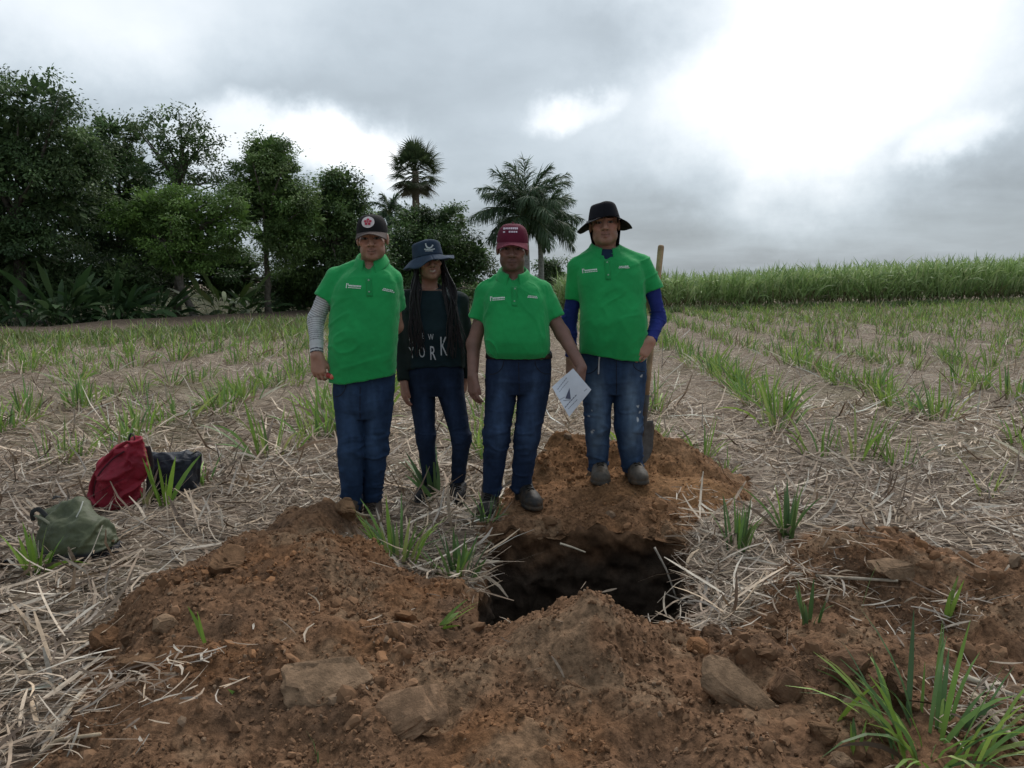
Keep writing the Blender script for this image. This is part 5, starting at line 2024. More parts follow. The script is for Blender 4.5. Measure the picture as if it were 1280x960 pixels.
def trouser_color(base, fade, spots=None, seed=0, legs=()):
    base, fade = np.array(base), np.array(fade)

    def fn(V, n):
        C = np.broadcast_to(base, V.shape).copy()
        f = np.zeros(len(V))
        for (a, b, r_) in legs:
            t = np.clip(((V - a) @ (b - a)) / ((b - a) @ (b - a)), 0, 1)
            d = np.linalg.norm((V - a - t[:, None] * (b - a))[:, [0, 2]] * np.array([1, 0.35]), axis=1)
            f = np.maximum(f, np.exp(-(d / r_) ** 2) * (n[:, 1] < 0.1))
        f = f * (0.75 + 0.35 * fbm(V * np.array([30, 30, 6]), 1.0, 2, seed))
        C = C + (fade - C) * np.clip(f, 0, 1)[:, None]
        C = C * (1 + 0.12 * fbm(V * np.array([60, 60, 14]), 1.0, 2, seed + 3))[:, None]
        if spots is not None:
            for (c, rr) in spots:
                d = np.linalg.norm(V - c, axis=1) + 0.006 * fbm(V, 90, 2, seed + 7)
                C[d < rr] = (0.42, 0.45, 0.48)
        return np.clip(C, 0.004, 0.8)
    return fn


# ------------------------------------------------------------------ the four people
def setup(Y, feet_px):
    P = lambda px, py, dy=0.0: at(px, py, Y + dy)
    f = P(*feet_px)
    f[2] = gz(f[0], f[1])
    root = empty("person", f)
    return P, f, root


def secs(P, rows, Y):
    """torso sections from picture edges: (py, left px, right px, half depth, forward shift)"""
    out = []
    for (py, xl, xr, ry, fw) in rows:
        a, b = P(xl, py), P(xr, py)
        out.append((0.5 * (a[2] + b[2]), 0.5 * (a[0] + b[0]), Y - fw, 0.5 * (b[0] - a[0]), ry))
    return out


def bounds(F_pts, pad):
    A = np.array(F_pts)
    return A.min(0) - pad, A.max(0) + pad


def leg_field(P, Y, pel, legs, h=0.0072, seed=0):
    """trousers: pelvis sections and for each leg hip, knee, ankle (px, py, dy, r)"""
    S = secs(P, pel, Y)
    J = [[(P(px, py, dy), r_) for (px, py, dy, r_) in lg] for lg in legs]
    pts = [p for lg in J for p, _ in lg] + [v3(s[1] - s[3], s[2] - s[4], s[0]) for s in S] + [v3(s[1] + s[3], s[2] + s[4], s[0]) for s in S]
    lo, hi = bounds(pts, 0.13)
    F = Field(lo, hi, h)
    F.loft(S, 0.0, n=2.3)
    for lg in J:
        g = F.like()
        g.chain([p for p, _ in lg], [r_ for _, r_ in lg], 0.03)
        F.join(g, 0.006)
    zt = max(s[0] for s in S)
    zb = [lg[-1][0][2] for lg in J]
    F.half(v3(0, 0, zt), v3(0, 0, 1))
    for lg in J:
        p = lg[-1][0]
        F.half(v3(0, 0, p[2] - 0.01), v3(0, 0, -1), p - v3(0.09, 0.1, 0.2), p + v3(0.09, 0.1, 0.05))
    return F, J


def jean_disp(seed, J, amp=0.010):
    kn = [lg[1][0] for lg in J]
    an = [lg[-1][0] for lg in J]

    def fn(V, n):
        w = V + 0.02 * np.stack([fbm(V, 7.0, 2, seed + 1)] * 3, 1)
        a = fbm(w * np.array([4.5, 4.5, 15]), 1.0, 2, seed)
        r_ = np.exp(-(a / 0.17) ** 2) * 1.5 - 0.1
        wt = np.full(len(V), 0.16)
        for k in kn:
            wt = np.maximum(wt, np.exp(-(np.linalg.norm(V - k, axis=1) / 0.13) ** 2))
        for k in an:
            wt = np.maximum(wt, 1.3 * np.exp(-(np.linalg.norm(V - k - v3(0, 0, 0.04), axis=1) / 0.10) ** 2))
        return amp * (r_ - 0.4) * wt + 0.0012 * fbm(V, 45, 2, seed + 5)
    return fn


def jean_seams(V, Q, root, org, P, fly, pockets, c=(0.006, 0.010, 0.022)):
    bj = bvh_of(V, Q)
    U = lambda px, py: (P(px, py)[0], P(px, py)[2])
    f = [stroke(U(fly[0] + (fly[2] - fly[0]) * i / 6, fly[1] + (fly[3] - fly[1]) * i / 6), U(fly[0] + (fly[2] - fly[0]) * (i + 1) / 6, fly[1] + (fly[3] - fly[1]) * (i + 1) / 6), 0.005) for i in range(6)]
    decal("fly_seam", bj, f, M["ink"], root, org, 0.0015, c)
    for (x0, y0, x1, y1) in pockets:
        pts = [(x0 + (x1 - x0) * (1 - math.cos(t)), y0 + (y1 - y0) * math.sin(t)) for t in np.linspace(0, math.pi / 2, 7)]
        decal("pocket_seam", bj, [stroke(U(*pts[i]), U(*pts[i + 1]), 0.0055) for i in range(6)], M["ink"], root, org, 0.0015, c)


# ============ man in striped sleeve, black cap
def man_striped():
    Y = 4.47
    P, org, root = setup(Y, (455, 645))
    tag(root, "man in green polo, black cap and striped arm sleeve at the left end", "person", "people standing behind the pit")
    skin = (0.37, 0.20, 0.142)
    hc = P(465.5, 298, -0.02)
    m = head_frame(R(4), R(-2), R(3))
    s = 1.02
    neck = P(464, 327, 0.02)
    shA, shB = P(422, 347, 0.02), P(489, 349, 0.03)
    elA, wrA = P(395, 400, 0.0), P(396, 444, -0.09)
    elB, wrB = P(495, 408, 0.15), P(462, 440, 0.19)
    lo = v3(P(380, 0)[0], Y - 0.28, P(0, 500)[2])
    hi = v3(P(560, 0)[0], Y + 0.42, P(0, 262)[2])
    lo[2] = P(0, 500)[2]
    pel = [(466, 417, 494, 0.105, 0.0), (490, 416, 493, 0.112, 0.0), (510, 418, 490, 0.105, 0.0), (522, 424, 484, 0.08, 0.0)]
    legs = [[(437, 505, 0.0, 0.088), (438.5, 565, -0.03, 0.073), (440, 634, 0.0, 0.060)], [(473, 505, 0.01, 0.088), (469, 560, 0.02, 0.073), (465, 626, 0.09, 0.058)]]
    FT, J = leg_field(P, Y, pel, legs)
    F = Field(lo, hi, 0.0043)
    add_head(F, hc, s, m, neck, 0.96, 0.004)
    F.loft(secs(P, [(332, 450, 480, 0.05, 0.0), (349, 428, 490, 0.075, 0.0), (375, 424, 490, 0.095, 0.01), (400, 430, 484, 0.07, 0.02)], Y), 0.03)
    F.chain([shA, elA, wrA], [0.040, 0.041, 0.029], 0.02)
    F.chain([shB, elB, wrB], [0.040, 0.041, 0.029], 0.02)
    add_hand(F, wrA, v3(0.10, -0.10, -1), v3(0.35, 0.9, 0.1), v3(1, -0.2, 0.1), (0.45, 0.75, 0.5), 1.05, (0.5, 0.8, 0.35))
    add_hand(F, wrB, v3(-0.9, 0.05, -0.2), v3(0.0, 0.9, 0), v3(0, 0, 1), (0.3, 0.3, 0.2), 1.0)
    field_obj("body", F, M["skin"], root, org, skin_colors(skin, hc, s, m, stubble=0.18, smile=0.004, lips=(0.20, 0.075, 0.06)))
    # polo shirt
    h = 0.0068
    FS = Field(v3(P(385, 0)[0], Y - 0.26, P(0, 490)[2]), v3(P(520, 0)[0], Y + 0.30, P(0, 315)[2]), h)
    FS.loft(secs(P, [(330, 450, 479, 0.055, 0.0), (338, 436, 488, 0.082, 0.0), (347, 424, 495, 0.105, 0.0), (362, 416, 499, 0.120, 0.005), (390, 414.5, 500, 0.128, 0.012), (420, 413.5, 498, 0.135, 0.025), (450, 412, 496, 0.135, 0.02), (477, 413, 495, 0.130, 0.01)], Y), 0.0, n=2.5)
    FS.cone(P(453, 332, 0.02), P(421, 346, 0.02), 0.046, 0.052, 0.03)
    FS.cone(P(475, 332, 0.02), P(489, 348, 0.03), 0.046, 0.050, 0.03)
    hemA = P(404, 374, -0.01)
    FS.sleeve([P(419, 348, 0.02), hemA + (hemA - shA) * 0.4], [0.060, 0.057], hemA, unit(hemA - shA) + v3(0, 0, -0.15))
    hemB = P(496, 386, 0.10)
    FS.sleeve([P(490, 351, 0.03), hemB + (hemB - shB) * 0.3], [0.056, 0.052], hemB, hemB - shB)
    hz = P(455, 474)[2]
    FS.half(v3(P(455, 474)[0], Y, hz), unit(v3(0.17, 0.0, -1)))
    FS.cone(neck + v3(0, -0.005, -0.03), neck + v3(0, -0.02, 0.12), 0.058, 0.075, 0.0, "s")
    vt, vb = P(462, 325), P(465, 350)
    FS.cone(vb + v3(0, -0.13, 0), vt + v3(0, -0.10, 0), 0.006, 0.050, 0.0, "s", (1, 0.55, 1))
    o, V, Q = field_obj("polo_shirt", FS, M["polo"], root, org, polo_color(GREEN), folds(61, 0.0062, (4, 4, 8), 0.001, tilt=0.35))
    bv = bvh_of(V, Q)
    collar(o, org, neck + v3(0, 0.002, 0.036), head_frame(0, R(-2)), 0.066, 0.068, GREEN * 1.05)
    S = 1.0
    a, b = P(438.5, 357), P(482, 361)
    chest_prints(bv, o, org, S, (a[0], a[2], -0.06), (b[0], b[2], -0.25))
    placket(bv, o, org, P(465, 348), P(467, 370))
    # striped sleeve on the outer arm
    FA = Field(np.min([elA, wrA, hemA], 0) - 0.1, np.max([elA, wrA, hemA], 0) + 0.1, 0.004)
    st = hemA + (shA - hemA) * 0.25
    cut = wrA + (elA - wrA) * 0.06
    FA.chain([st, elA, wrA], [0.050, 0.046, 0.036], 0.02)
    FA.half(cut, wrA - elA)

    def stripes(V, n):
        t1 = np.clip(((V - elA) @ (wrA - elA)) / ((wrA - elA) @ (wrA - elA)), -1, 1) * np.linalg.norm(wrA - elA)
        t2 = -np.clip(((V - elA) @ (st - elA)) / ((st - elA) @ (st - elA)), 0, 1) * np.linalg.norm(st - elA)
        t = np.where(t1 > 0, t1, t2)
        L = np.linalg.norm(wrA - elA)
        C = np.tile(np.array([0.56, 0.57, 0.58]), (len(V), 1))
        dark = (np.sin(t / 0.0125 * 2 * math.pi) > 0.15) & (t < L * 0.62)
        C[dark] = (0.27, 0.275, 0.285)
        edge = (np.abs(t - L * 0.86) < 0.004) | (np.abs(t - L * 0.93) < 0.002)
        C[edge] = (0.10, 0.10, 0.12)
        return C
    field_obj("arm_sleeve", FA, M["cloth"], root, org, stripes, folds(71, 0.003, (8, 8, 30), 0.001))
    o, V, Q = field_obj("jeans", FT, M["denim"], root, org, trouser_color((0.015, 0.032, 0.072), (0.038, 0.072, 0.140), None, 3, [(P(440, 500), P(440, 560), 0.05), (P(470, 500), P(468, 555), 0.045)]), jean_disp(81, J))
    jean_seams(V, Q, root, org, P, (455, 480, 454, 520), [(437, 478, 421, 494)])
    for (ax, ay, dy, tx) in ((442, 636, 0.0, -0.10), (464, 626, 0.07, 0.12)):
        p = P(ax, ay, dy)
        p[2] = gz(p[0], p[1] - 0.05) - 0.012
        boot("shoe", root, org, p + v3(0, 0.07, 0), (tx, -1), 0.28, 0.10, 0.10, (0.075, 0.055, 0.042), (0.05, 0.04, 0.033), M["leather"], 5)
    cap, cb = dome_hat(root, org, hc, s, m, (0.014, 0.013, 0.014), (0.10, 0.078, 0.072), mat=M["cloth"])
    e = P(464.3, 279.8)
    ring = [[(e[0] + 0.034 * math.cos(a), e[2] + 0.030 * math.sin(a)) for a in np.linspace(0, 2 * math.pi, 25)[:-1]]]
    bd = decal("badge", cb, ring, M["ink"], cap, org, 0.004, (0.62, 0.56, 0.56))
    pet = []
    for k in range(5):
        a0 = math.pi / 2 + k * 2 * math.pi / 5
        cx, cz = e[0] + 0.0135 * math.cos(a0), e[2] + 0.012 * math.sin(a0)
        pet.append([(cx + 0.0075 * math.cos(a), cz + 0.0068 * math.sin(a)) for a in np.linspace(0, 2 * math.pi, 9)[:-1]])
    pet.append([(e[0] + 0.0045 * math.cos(a), e[2] + 0.004 * math.sin(a)) for a in np.linspace(0, 2 * math.pi, 9)[:-1]])
    decal("badge_emblem", cb, pet, M["ink"], cap, org, 0.0065, (0.42, 0.035, 0.07))
    # small red and orange tool in the fist
    g = P(416, 471, -0.10)
    t0 = empty("handheld_tool", g)
    tag(t0, "small red and orange tool gripped by the man in striped sleeve", "tool")
    ax = unit(v3(1.0, -0.25, -0.30))
    mb = MB()
    q = np.linspace(-0.075, 0.03, 9)
    mb.tube(g + ax * q[:, None], [0.010, 0.013, 0.014, 0.014, 0.014, 0.015, 0.015, 0.014, 0.009], 12, (0.33, 0.025, 0.022))
    mb.build("grip", M["plastic"], t0, g)
    mb = MB()
    mb.tube(g + ax * np.linspace(-0.012, 0.008, 4)[:, None], [0.014, 0.0175, 0.0175, 0.014], 12, (0.62, 0.16, 0.10))
    mb.build("ring", M["plastic"], t0, g)
    mb = MB()
    loop = [g + ax * 0.03 + 0.018 * (math.cos(a) * ax + math.sin(a) * v3(0.2, 0, -1)) + ax * 0.016 for a in np.linspace(0, 2 * math.pi, 17)]
    mb.tube(loop, 0.0045, 8, (0.45, 0.04, 0.03), cap=False)
    mb.build("loop", M["plastic"], t0, g)


def placket(bv, parent, org, top, bot, w=0.030):
    n = 10
    xs = np.linspace(top[0], bot[0], n)
    zs = np.linspace(top[2], bot[2], n)
    mb = MB()
    G = np.zeros((n, 3, 3))
    for i in range(n):
        for j in range(3):
            G[i, j] = on_surface(bv, xs[i] + (j - 1) * w / 2, zs[i], 0.002)
    mb.grid(G, GREEN * 0.92)
    o = mb.build("placket", M["polo"], parent, org)
    md = o.modifiers.new("thick", "SOLIDIFY")
    md.thickness = 0.003
    md.offset = 0
    for f in (0.12, 0.75):
        p = on_surface(bv, top[0] + (bot[0] - top[0]) * f, top[2] + (bot[2] - top[2]) * f, 0.005)
        V0, F0 = ICO1
        mb = MB()
        mb.add(V0 * np.array([0.0055, 0.0025, 0.0055]) + p, F0, (0.30, 0.42, 0.34))
        mb.build("button", M["plastic"], parent, org)


# ============ woman
def woman():
    Y = 4.9
    P, org, root = setup(Y, (552, 618))
    tag(root, "smiling woman with long braids, denim bucket hat and dark sweatshirt", "person", "people standing behind the pit")
    skin = (0.32, 0.16, 0.118)
    hc = P(536, 327, -0.02)
    m = head_frame(R(16), R(-7), R(-2))
    s = 0.97
    neck = P(537, 359, 0.02)
    shA, shB = P(506, 374, 0.02), P(574, 376, 0.02)
    elA, wrA = P(502, 428, 0.02), P(505, 478, -0.05)
    elB, wrB = P(583, 428, 0.06), P(580, 474, 0.09)
    pel = [(446, 513, 576, 0.095, 0.0), (465, 508, 580, 0.108, 0.0), (482, 509, 580, 0.105, 0.0), (494, 516, 576, 0.08, 0.0)]
    legs = [[(527, 484, 0.0, 0.088), (532, 545, -0.03, 0.060), (538, 608, 0.03, 0.041)], [(562, 484, 0.0, 0.088), (577, 548, -0.04, 0.060), (572, 606, -0.02, 0.041)]]
    FT, J = leg_field(P, Y, pel, legs, 0.0055)
    lo = v3(P(480, 0)[0], Y - 0.26, P(0, 520)[2])
    hi = v3(P(610, 0)[0], Y + 0.30, P(0, 292)[2])
    F = Field(lo, hi, 0.0043)
    add_head(F, hc, s, m, neck, 0.92, 0.008, 0.047)
    F.loft(secs(P, [(362, 520, 556, 0.05, 0.0), (376, 508, 573, 0.075, 0.0), (395, 514, 568, 0.085, 0.0), (415, 520, 562, 0.07, 0.0)], Y), 0.03)
    F.chain([shA, elA, wrA], [0.042, 0.034, 0.024], 0.02)
    F.chain([shB, elB, wrB], [0.042, 0.034, 0.024], 0.02)
    add_hand(F, wrA, v3(0.02, -0.10, -1), v3(0.8, 0.5, 0.1), v3(0.5, -0.85, 0.1), (0.25, 0.35, 0.3), 0.93, (0.35, 0.9, 0.2))
    add_hand(F, wrB, v3(-0.1, 0.1, -1), v3(-0.8, 0.5, 0.1), v3(-0.4, -0.85, 0.1), (0.3, 0.35, 0.3), 0.93, (0.35, 0.9, 0.2))
    field_obj("body", F, M["skin"], root, org, skin_colors(skin, hc, s, m, teeth=True, smile=0.008, lips=(0.22, 0.06, 0.06)))
    FS = Field(v3(P(482, 0)[0], Y - 0.24, P(0, 492)[2]), v3(P(606, 0)[0], Y + 0.30, P(0, 345)[2]), 0.0068)
    FS.loft(secs(P, [(364, 522, 556, 0.07, 0.0), (374, 508, 574, 0.092, 0.0), (390, 503, 578, 0.112, 0.01), (412, 504, 580, 0.120, 0.018), (440, 506, 581, 0.112, 0.005), (460, 506, 581, 0.110, 0.0)], Y), 0.0)
    FS.cone(neck + v3(0, 0.01, -0.01), P(507, 374, 0.02), 0.052, 0.048, 0.03)
    FS.cone(neck + v3(0, 0.01, -0.01), P(574, 376, 0.02), 0.052, 0.048, 0.03)
    FS.chain([shA, elA, wrA], [0.058, 0.050, 0.040], 0.02, 0.03)
    FS.chain([shB, elB, wrB], [0.058, 0.050, 0.040], 0.02, 0.03)
    FS.half(P(543, 457), v3(0, 0, -1), v3(P(514, 0)[0], Y - 0.24, P(0, 475)[2]), v3(P(571.5, 0)[0], Y + 0.3, P(0, 440)[2]))
    for w_, e_ in ((wrA, elA), (wrB, elB)):
        FS.half(w_ + (e_ - w_) * 0.04, w_ - e_, w_ - v3(0.07, 0.1, 0.09), w_ + v3(0.07, 0.1, 0.03))
    FS.cone(neck + v3(0, -0.01, -0.022), neck + v3(0, -0.02, 0.12), 0.055, 0.07, 0.0, "s")

    def sw(V, n):
        C = np.tile(np.array([0.012, 0.025, 0.032]), (len(V), 1))
        side = np.abs(V[:, 0] - P(541, 0)[0]) > 0.150
        C[side] = (0.014, 0.022, 0.022)
        return C * (1 + 0.1 * fbm(V, 8, 2, 4))[:, None]
    o, V, Q = field_obj("sweatshirt", FS, M["cloth"], root, org, sw, folds(63, 0.007, (4, 4, 8), 0.001, tilt=-0.2))
    bv = bvh_of(V, Q)
    for ch, px, py, h, ws, rot in (("N", 517, 424, 0.042, 0.62, 0.15), ("E", 532, 418, 0.036, 0.55, 0.0), ("W", 541.3, 419.3, 0.036, 0.62, 0.02),
                                   ("Y", 517.5, 439, 0.068, 0.55, 0.12), ("O", 530, 438, 0.068, 0.5, 0.05), ("R", 543.7, 439, 0.085, 0.52, 0.0), ("K", 557, 430.5, 0.115, 0.42, 0.0)):
        p = P(px, py)
        decal("letter", bv, text_polys(ch, p[0], p[2], h, ws, rot), M["ink"], o, org, 0.003, (0.52, 0.55, 0.60))
    field_obj("jeans", FT, M["denim"], root, org, trouser_color((0.010, 0.018, 0.040), (0.020, 0.036, 0.078), None, 5, [(P(528, 485), P(532, 540), 0.045), (P(562, 485), P(576, 545), 0.045)]), jean_disp(83, J, 0.0035))
    for (ax, ay, dy, tx) in ((538, 611, 0.02, -0.25), (572, 611, -0.03, 0.06)):
        p = P(ax, ay, dy)
        p[2] = gz(p[0], p[1] - 0.05) - 0.005
        boot("sneaker", root, org, p + v3(0, 0.06, 0), (tx, -1), 0.24, 0.085, 0.075, (0.012, 0.012, 0.015), (0.018, 0.018, 0.02), M["sneaker"], 6)
        mb = MB()
        mb.tube([p + v3(-0.045, 0.03, 0.075), p + v3(-0.03, -0.02, 0.085), p + v3(-0.022, -0.06, 0.075)], [0.004, 0.008, 0.004], 8, (0.6, 0.6, 0.62))
        mb.build("white_trim", M["sneaker"], root, org)
    # braids
    r = np.random.default_rng(77)
    mb = MB()
    for i in range(74):
        left = i % 2 == 0
        sg = -1 if left else 1
        a = r.uniform(R(40), R(150)) * sg
        start = hc + m @ (np.array([math.sin(a) * 0.078, 0.02 - math.cos(a) * 0.080, 0.035]) * s)
        front = r.random() < 0.72
        ex = r.uniform(511, 533) if left else r.uniform(556, 584)
        ey = r.uniform(425, 455)
        if left and ex > 522:
            ey = r.uniform(428, 446)
        end = P(ex, ey, -0.155 if front else 0.16)
        sh = P(r.uniform(512, 527) if left else r.uniform(553, 572), r.uniform(362, 372), (-0.115 + r.uniform(-0.02, 0.02)) if front else 0.13)
        ear = hc + m @ (np.array([sg * r.uniform(0.078, 0.092), r.uniform(-0.055, 0.04), -0.045]) * s)
        ctrl = np.array([start, ear, sh, sh * 0.5 + end * 0.5 + v3(r.normal(0, 0.008), -0.022 if front else 0.02, 0), end])
        t = np.linspace(0, 1, 40)
        tt = np.linspace(0, 1, 5)
        C = np.stack([np.interp(t, tt, ctrl[:, k]) for k in range(3)], 1)
        ker = np.hanning(11)
        ker /= ker.sum()
        C = np.stack([np.convolve(np.pad(C[:, k], 5, mode="edge"), ker, mode="valid") for k in range(3)], 1)
        C[:, 0] += 0.004 * np.sin(t * 14 + i)
        rad = 0.0058 * (1 + 0.22 * np.sin(t * 120)) * (1 - 0.45 * t)
        mb.tube(C, rad, 6, np.clip(np.array([0.011, 0.008, 0.010]) * r.uniform(0.7, 1.6), 0, 1))
    mb.build("braids", M["hair"], root, org)
    fl = lambda A: 0.014 * np.cos(A * 1.0 + 0.9) * -1 + 0.012 * np.sin(A)
    cr, cb = bucket_hat(root, org, hc, s, m, (0.026, 0.042, 0.072), (0.034, 0.052, 0.084), 0.030, 0.104, 0.086, 0.097, 0.164, 0.038, 0.009, M["denim"], 1.3, fl)
    e = P(538, 308.5)
    U = lambda px, py: (P(px, py)[0], P(px, py)[2])
    arc = [U(534.5 + 4.2 * (1 - math.cos(a)), 305.2 + 6.0 * math.sin(a)) for a in np.linspace(0, math.pi * 0.9, 9)]
    polys = [stroke(arc[i], arc[i + 1], 0.010 - 0.0008 * abs(i - 4)) for i in range(8)]
    polys += [stroke(U(533, 312.5), U(540, 313.3), 0.006), stroke(U(540, 313.3), U(545, 312), 0.006), stroke(U(534, 314.6), U(543, 314.6), 0.004)]
    decal("hat_logo", cb, polys, M["ink"], cr, org, 0.004, (0.50, 0.53, 0.56))


# ============ man in maroon cap
def man_maroon():
    Y = 4.6
    P, org, root = setup(Y, (640, 640))
    tag(root, "man in green polo and maroon cap holding a white paper", "person", "people standing behind the pit")
    skin = (0.21, 0.112, 0.088)
    hc = P(640.5, 310, -0.02)
    m = head_frame(R(-1), R(1), R(5))
    s = 1.07
    neck = P(642, 344, 0.02)
    shA, shB = P(611, 366, 0.02), P(673, 366, 0.02)
    elA, wrA = P(592, 430, 0.02), P(591, 470, -0.05)
    elB, wrB = P(703, 417, -0.02), P(727, 459, -0.12)
    pel = [(438, 609, 688.5, 0.120, 0.01), (455, 607, 689, 0.122, 0.0), (475, 606, 689, 0.118, 0.0), (492, 612, 682, 0.09, 0.0)]
    legs = [[(627, 482, 0.0, 0.096), (621, 545, -0.03, 0.078), (614, 618, 0.03, 0.056)], [(668, 482, 0.0, 0.096), (659, 545, -0.03, 0.077), (650, 612, 0.03, 0.057)]]
    FT, J = leg_field(P, Y, pel, legs)
    lo = v3(P(570, 0)[0], Y - 0.34, P(0, 520)[2])
    hi = v3(P(752, 0)[0], Y + 0.26, P(0, 272)[2])
    F = Field(lo, hi, 0.0043)
    add_head(F, hc, s, m, neck, 0.94, 0.0, 0.060)
    F.loft(secs(P, [(352, 622, 662, 0.05, 0.0), (366, 612, 676, 0.075, 0.0), (390, 612, 678, 0.095, 0.01), (412, 620, 670, 0.075, 0.02)], Y), 0.03)
    F.chain([shA, elA, wrA], [0.043, 0.042, 0.030], 0.02)
    F.chain([shB, elB, wrB], [0.043, 0.042, 0.030], 0.02)
    add_hand(F, wrA, v3(0.0, -0.12, -1), v3(0.75, 0.6, 0.1), v3(0.6, -0.8, 0.1), (0.3, 0.5, 0.4), 1.05, (0.35, 0.9, 0.2))
    add_hand(F, wrB, v3(-0.12, -0.10, -1), v3(-0.75, 0.55, 0.0), v3(-0.55, -0.8, 0.1), (0.45, 0.6, 0.4), 1.05, (0.45, 0.9, 0.3))
    field_obj("body", F, M["skin"], root, org, skin_colors(skin, hc, s, m, stubble=0.35, lips=(0.12, 0.05, 0.045)))
    FS = Field(v3(P(574, 0)[0], Y - 0.28, P(0, 462)[2]), v3(P(722, 0)[0], Y + 0.26, P(0, 332)[2]), 0.0068)
    FS.loft(secs(P, [(346, 627, 657, 0.055, 0.0), (353, 614, 670, 0.082, 0.0), (361, 605, 680, 0.105, 0.0), (376, 603, 685, 0.120, 0.01), (405, 605, 686, 0.138, 0.03), (425, 605, 687, 0.148, 0.04), (440, 607, 686, 0.142, 0.03), (447, 611, 683, 0.125, 0.015)], Y), 0.0)
    FS.cone(P(631, 348, 0.02), P(608, 362, 0.02), 0.046, 0.052, 0.03)
    FS.cone(P(653, 348, 0.02), P(677, 361, 0.02), 0.046, 0.052, 0.03)
    hemA, hemB = P(597, 400, 0.01), P(693, 398, -0.01)
    FS.sleeve([P(606, 366, 0.02), hemA + (hemA - shA) * 0.4], [0.056, 0.052], hemA, unit(hemA - shA) + v3(0, 0, -0.3))
    FS.sleeve([P(679, 364, 0.02), hemB + (hemB - shB) * 0.4], [0.056, 0.056], hemB, unit(hemB - shB) + v3(0, 0, -0.4))
    FS.cone(neck + v3(0, -0.005, -0.03), neck + v3(0, -0.02, 0.12), 0.062, 0.08, 0.0, "s")
    vt, vb = P(642, 340), P(643, 362)
    FS.cone(vb + v3(0, -0.13, 0), vt + v3(0, -0.10, 0), 0.006, 0.048, 0.0, "s", (1, 0.55, 1))
    o, V, Q = field_obj("polo_shirt", FS, M["polo"], root, org, polo_color(GREEN), folds(65, 0.0068, (9, 9, 4), 0.001, tilt=0.3))
    bv = bvh_of(V, Q)
    collar(o, org, neck + v3(0, 0.002, 0.034), head_frame(0, R(2)), 0.069, 0.071, GREEN * 1.05)
    a, b = P(614, 373), P(659, 370)
    chest_prints(bv, o, org, 0.97, (a[0], a[2], 0.08), (b[0], b[2], -0.10))
    placket(bv, o, org, P(643, 358), P(643, 382))
    o, V, Q = field_obj("jeans", FT, M["denim"], root, org, trouser_color((0.013, 0.025, 0.058), (0.040, 0.070, 0.135), None, 7, [(P(628, 480), P(622, 540), 0.045), (P(668, 480), P(660, 540), 0.045)]), jean_disp(85, J))
    jean_seams(V, Q, root, org, P, (648, 450, 649, 490), [(630, 449, 613, 466), (668, 449, 686, 466)])
    # belt with loops
    S0 = secs(P, [(440, 609, 688.5, 0.121, 0.01), (447, 608, 689, 0.123, 0.008)], Y)
    mb = MB()
    na = 60
    G = np.zeros((na + 1, 2, 3))
    for j, sc_ in enumerate(S0):
        A = np.linspace(0, 2 * math.pi, na + 1)
        ca, sa = np.cos(A), np.sin(A)
        G[:, j] = np.stack([sc_[1] + (sc_[3] + 0.007) * np.sign(ca) * np.abs(ca) ** 0.87, sc_[2] + (sc_[4] + 0.007) * np.sign(sa) * np.abs(sa) ** 0.87, np.full(na + 1, sc_[0])], 1)
    mb.grid(G, (0.010, 0.009, 0.010))
    be = mb.build("belt", M["leather"], root, org)
    md = be.modifiers.new("thick", "SOLIDIFY")
    md.thickness = 0.005
    for (ax, ay, dy, tx) in ((614, 622, 0.03, -0.12), (651, 620, 0.03, 0.32)):
        p = P(ax, ay, dy)
        p[2] = gz(p[0], p[1] - 0.05) - 0.012
        boot("boot", root, org, p + v3(0, 0.07, 0), (tx, -1), 0.295, 0.108, 0.14, (0.026, 0.024, 0.023), (0.02, 0.018, 0.017), M["leather"], 7)
    cap, cb = dome_hat(root, org, hc, s, m, (0.105, 0.014, 0.032), (0.16, 0.035, 0.055), brim_len=0.062, mat=M["cloth"])
    polys = []
    r = np.random.default_rng(4)
    x = 629.8
    while x < 645.5:            # embroidered word, too small to read, and the line under it
        w = r.uniform(1.1, 1.9)
        p, q = P(x, 287.4), P(x + w, 287.2)
        polys.append(stroke((p[0], p[2]), (q[0], q[2]), r.uniform(0.009, 0.013)))
        x += w + 0.45
    for x0, x1 in ((629.5, 631.8), (636.2, 638.4), (639.0, 641.2), (641.8, 643.6), (644.2, 646.2)):
        p, q = P(x0, 291.6), P(x1, 291.5)
        polys.append(stroke((p[0], p[2]), (q[0], q[2]), 0.009))
    decal("cap_lettering", cb, polys, M["ink"], cap, org, 0.003, (0.60, 0.50, 0.58))
    # the paper
    cor = [P(690, 484, -0.19), P(716.5, 460.5, -0.185), P(739, 487, -0.17), P(711.5, 521, -0.20)]
    n = 10
    G = np.zeros((n, n, 3))
    for i in range(n):
        for j in range(n):
            u, v = i / (n - 1), j / (n - 1)
            p = cor[0] * (1 - u) * (1 - v) + cor[1] * u * (1 - v) + cor[2] * u * v + cor[3] * (1 - u) * v
            p = p + v3(0, 0.014 * math.sin(u * 2.6) * (1 - v) - 0.010 * math.sin(v * 3.0) + 0.006 * math.sin(u * 6), 0)
            G[i, j] = p
    pc = np.mean(cor, 0)
    pr = empty("paper_sheet", pc)
    tag(pr, "white printed paper held by the man in maroon cap", "paper")
    mb = MB()
    mb.grid(G, (1, 1, 1))
    o = mb.build("sheet", M["paper"], pr, pc)
    bp = bvh_of(np.concatenate(mb.v), np.concatenate(mb.f))
    U = lambda px, py: (P(px, py, -0.19)[0], P(px, py, -0.19)[2])
    decal("printed_figure", bp, [[U(712, 485), U(713.4, 499), U(706.5, 498)]], M["ink"], o, pc, 0.0015, (0.10, 0.11, 0.17))
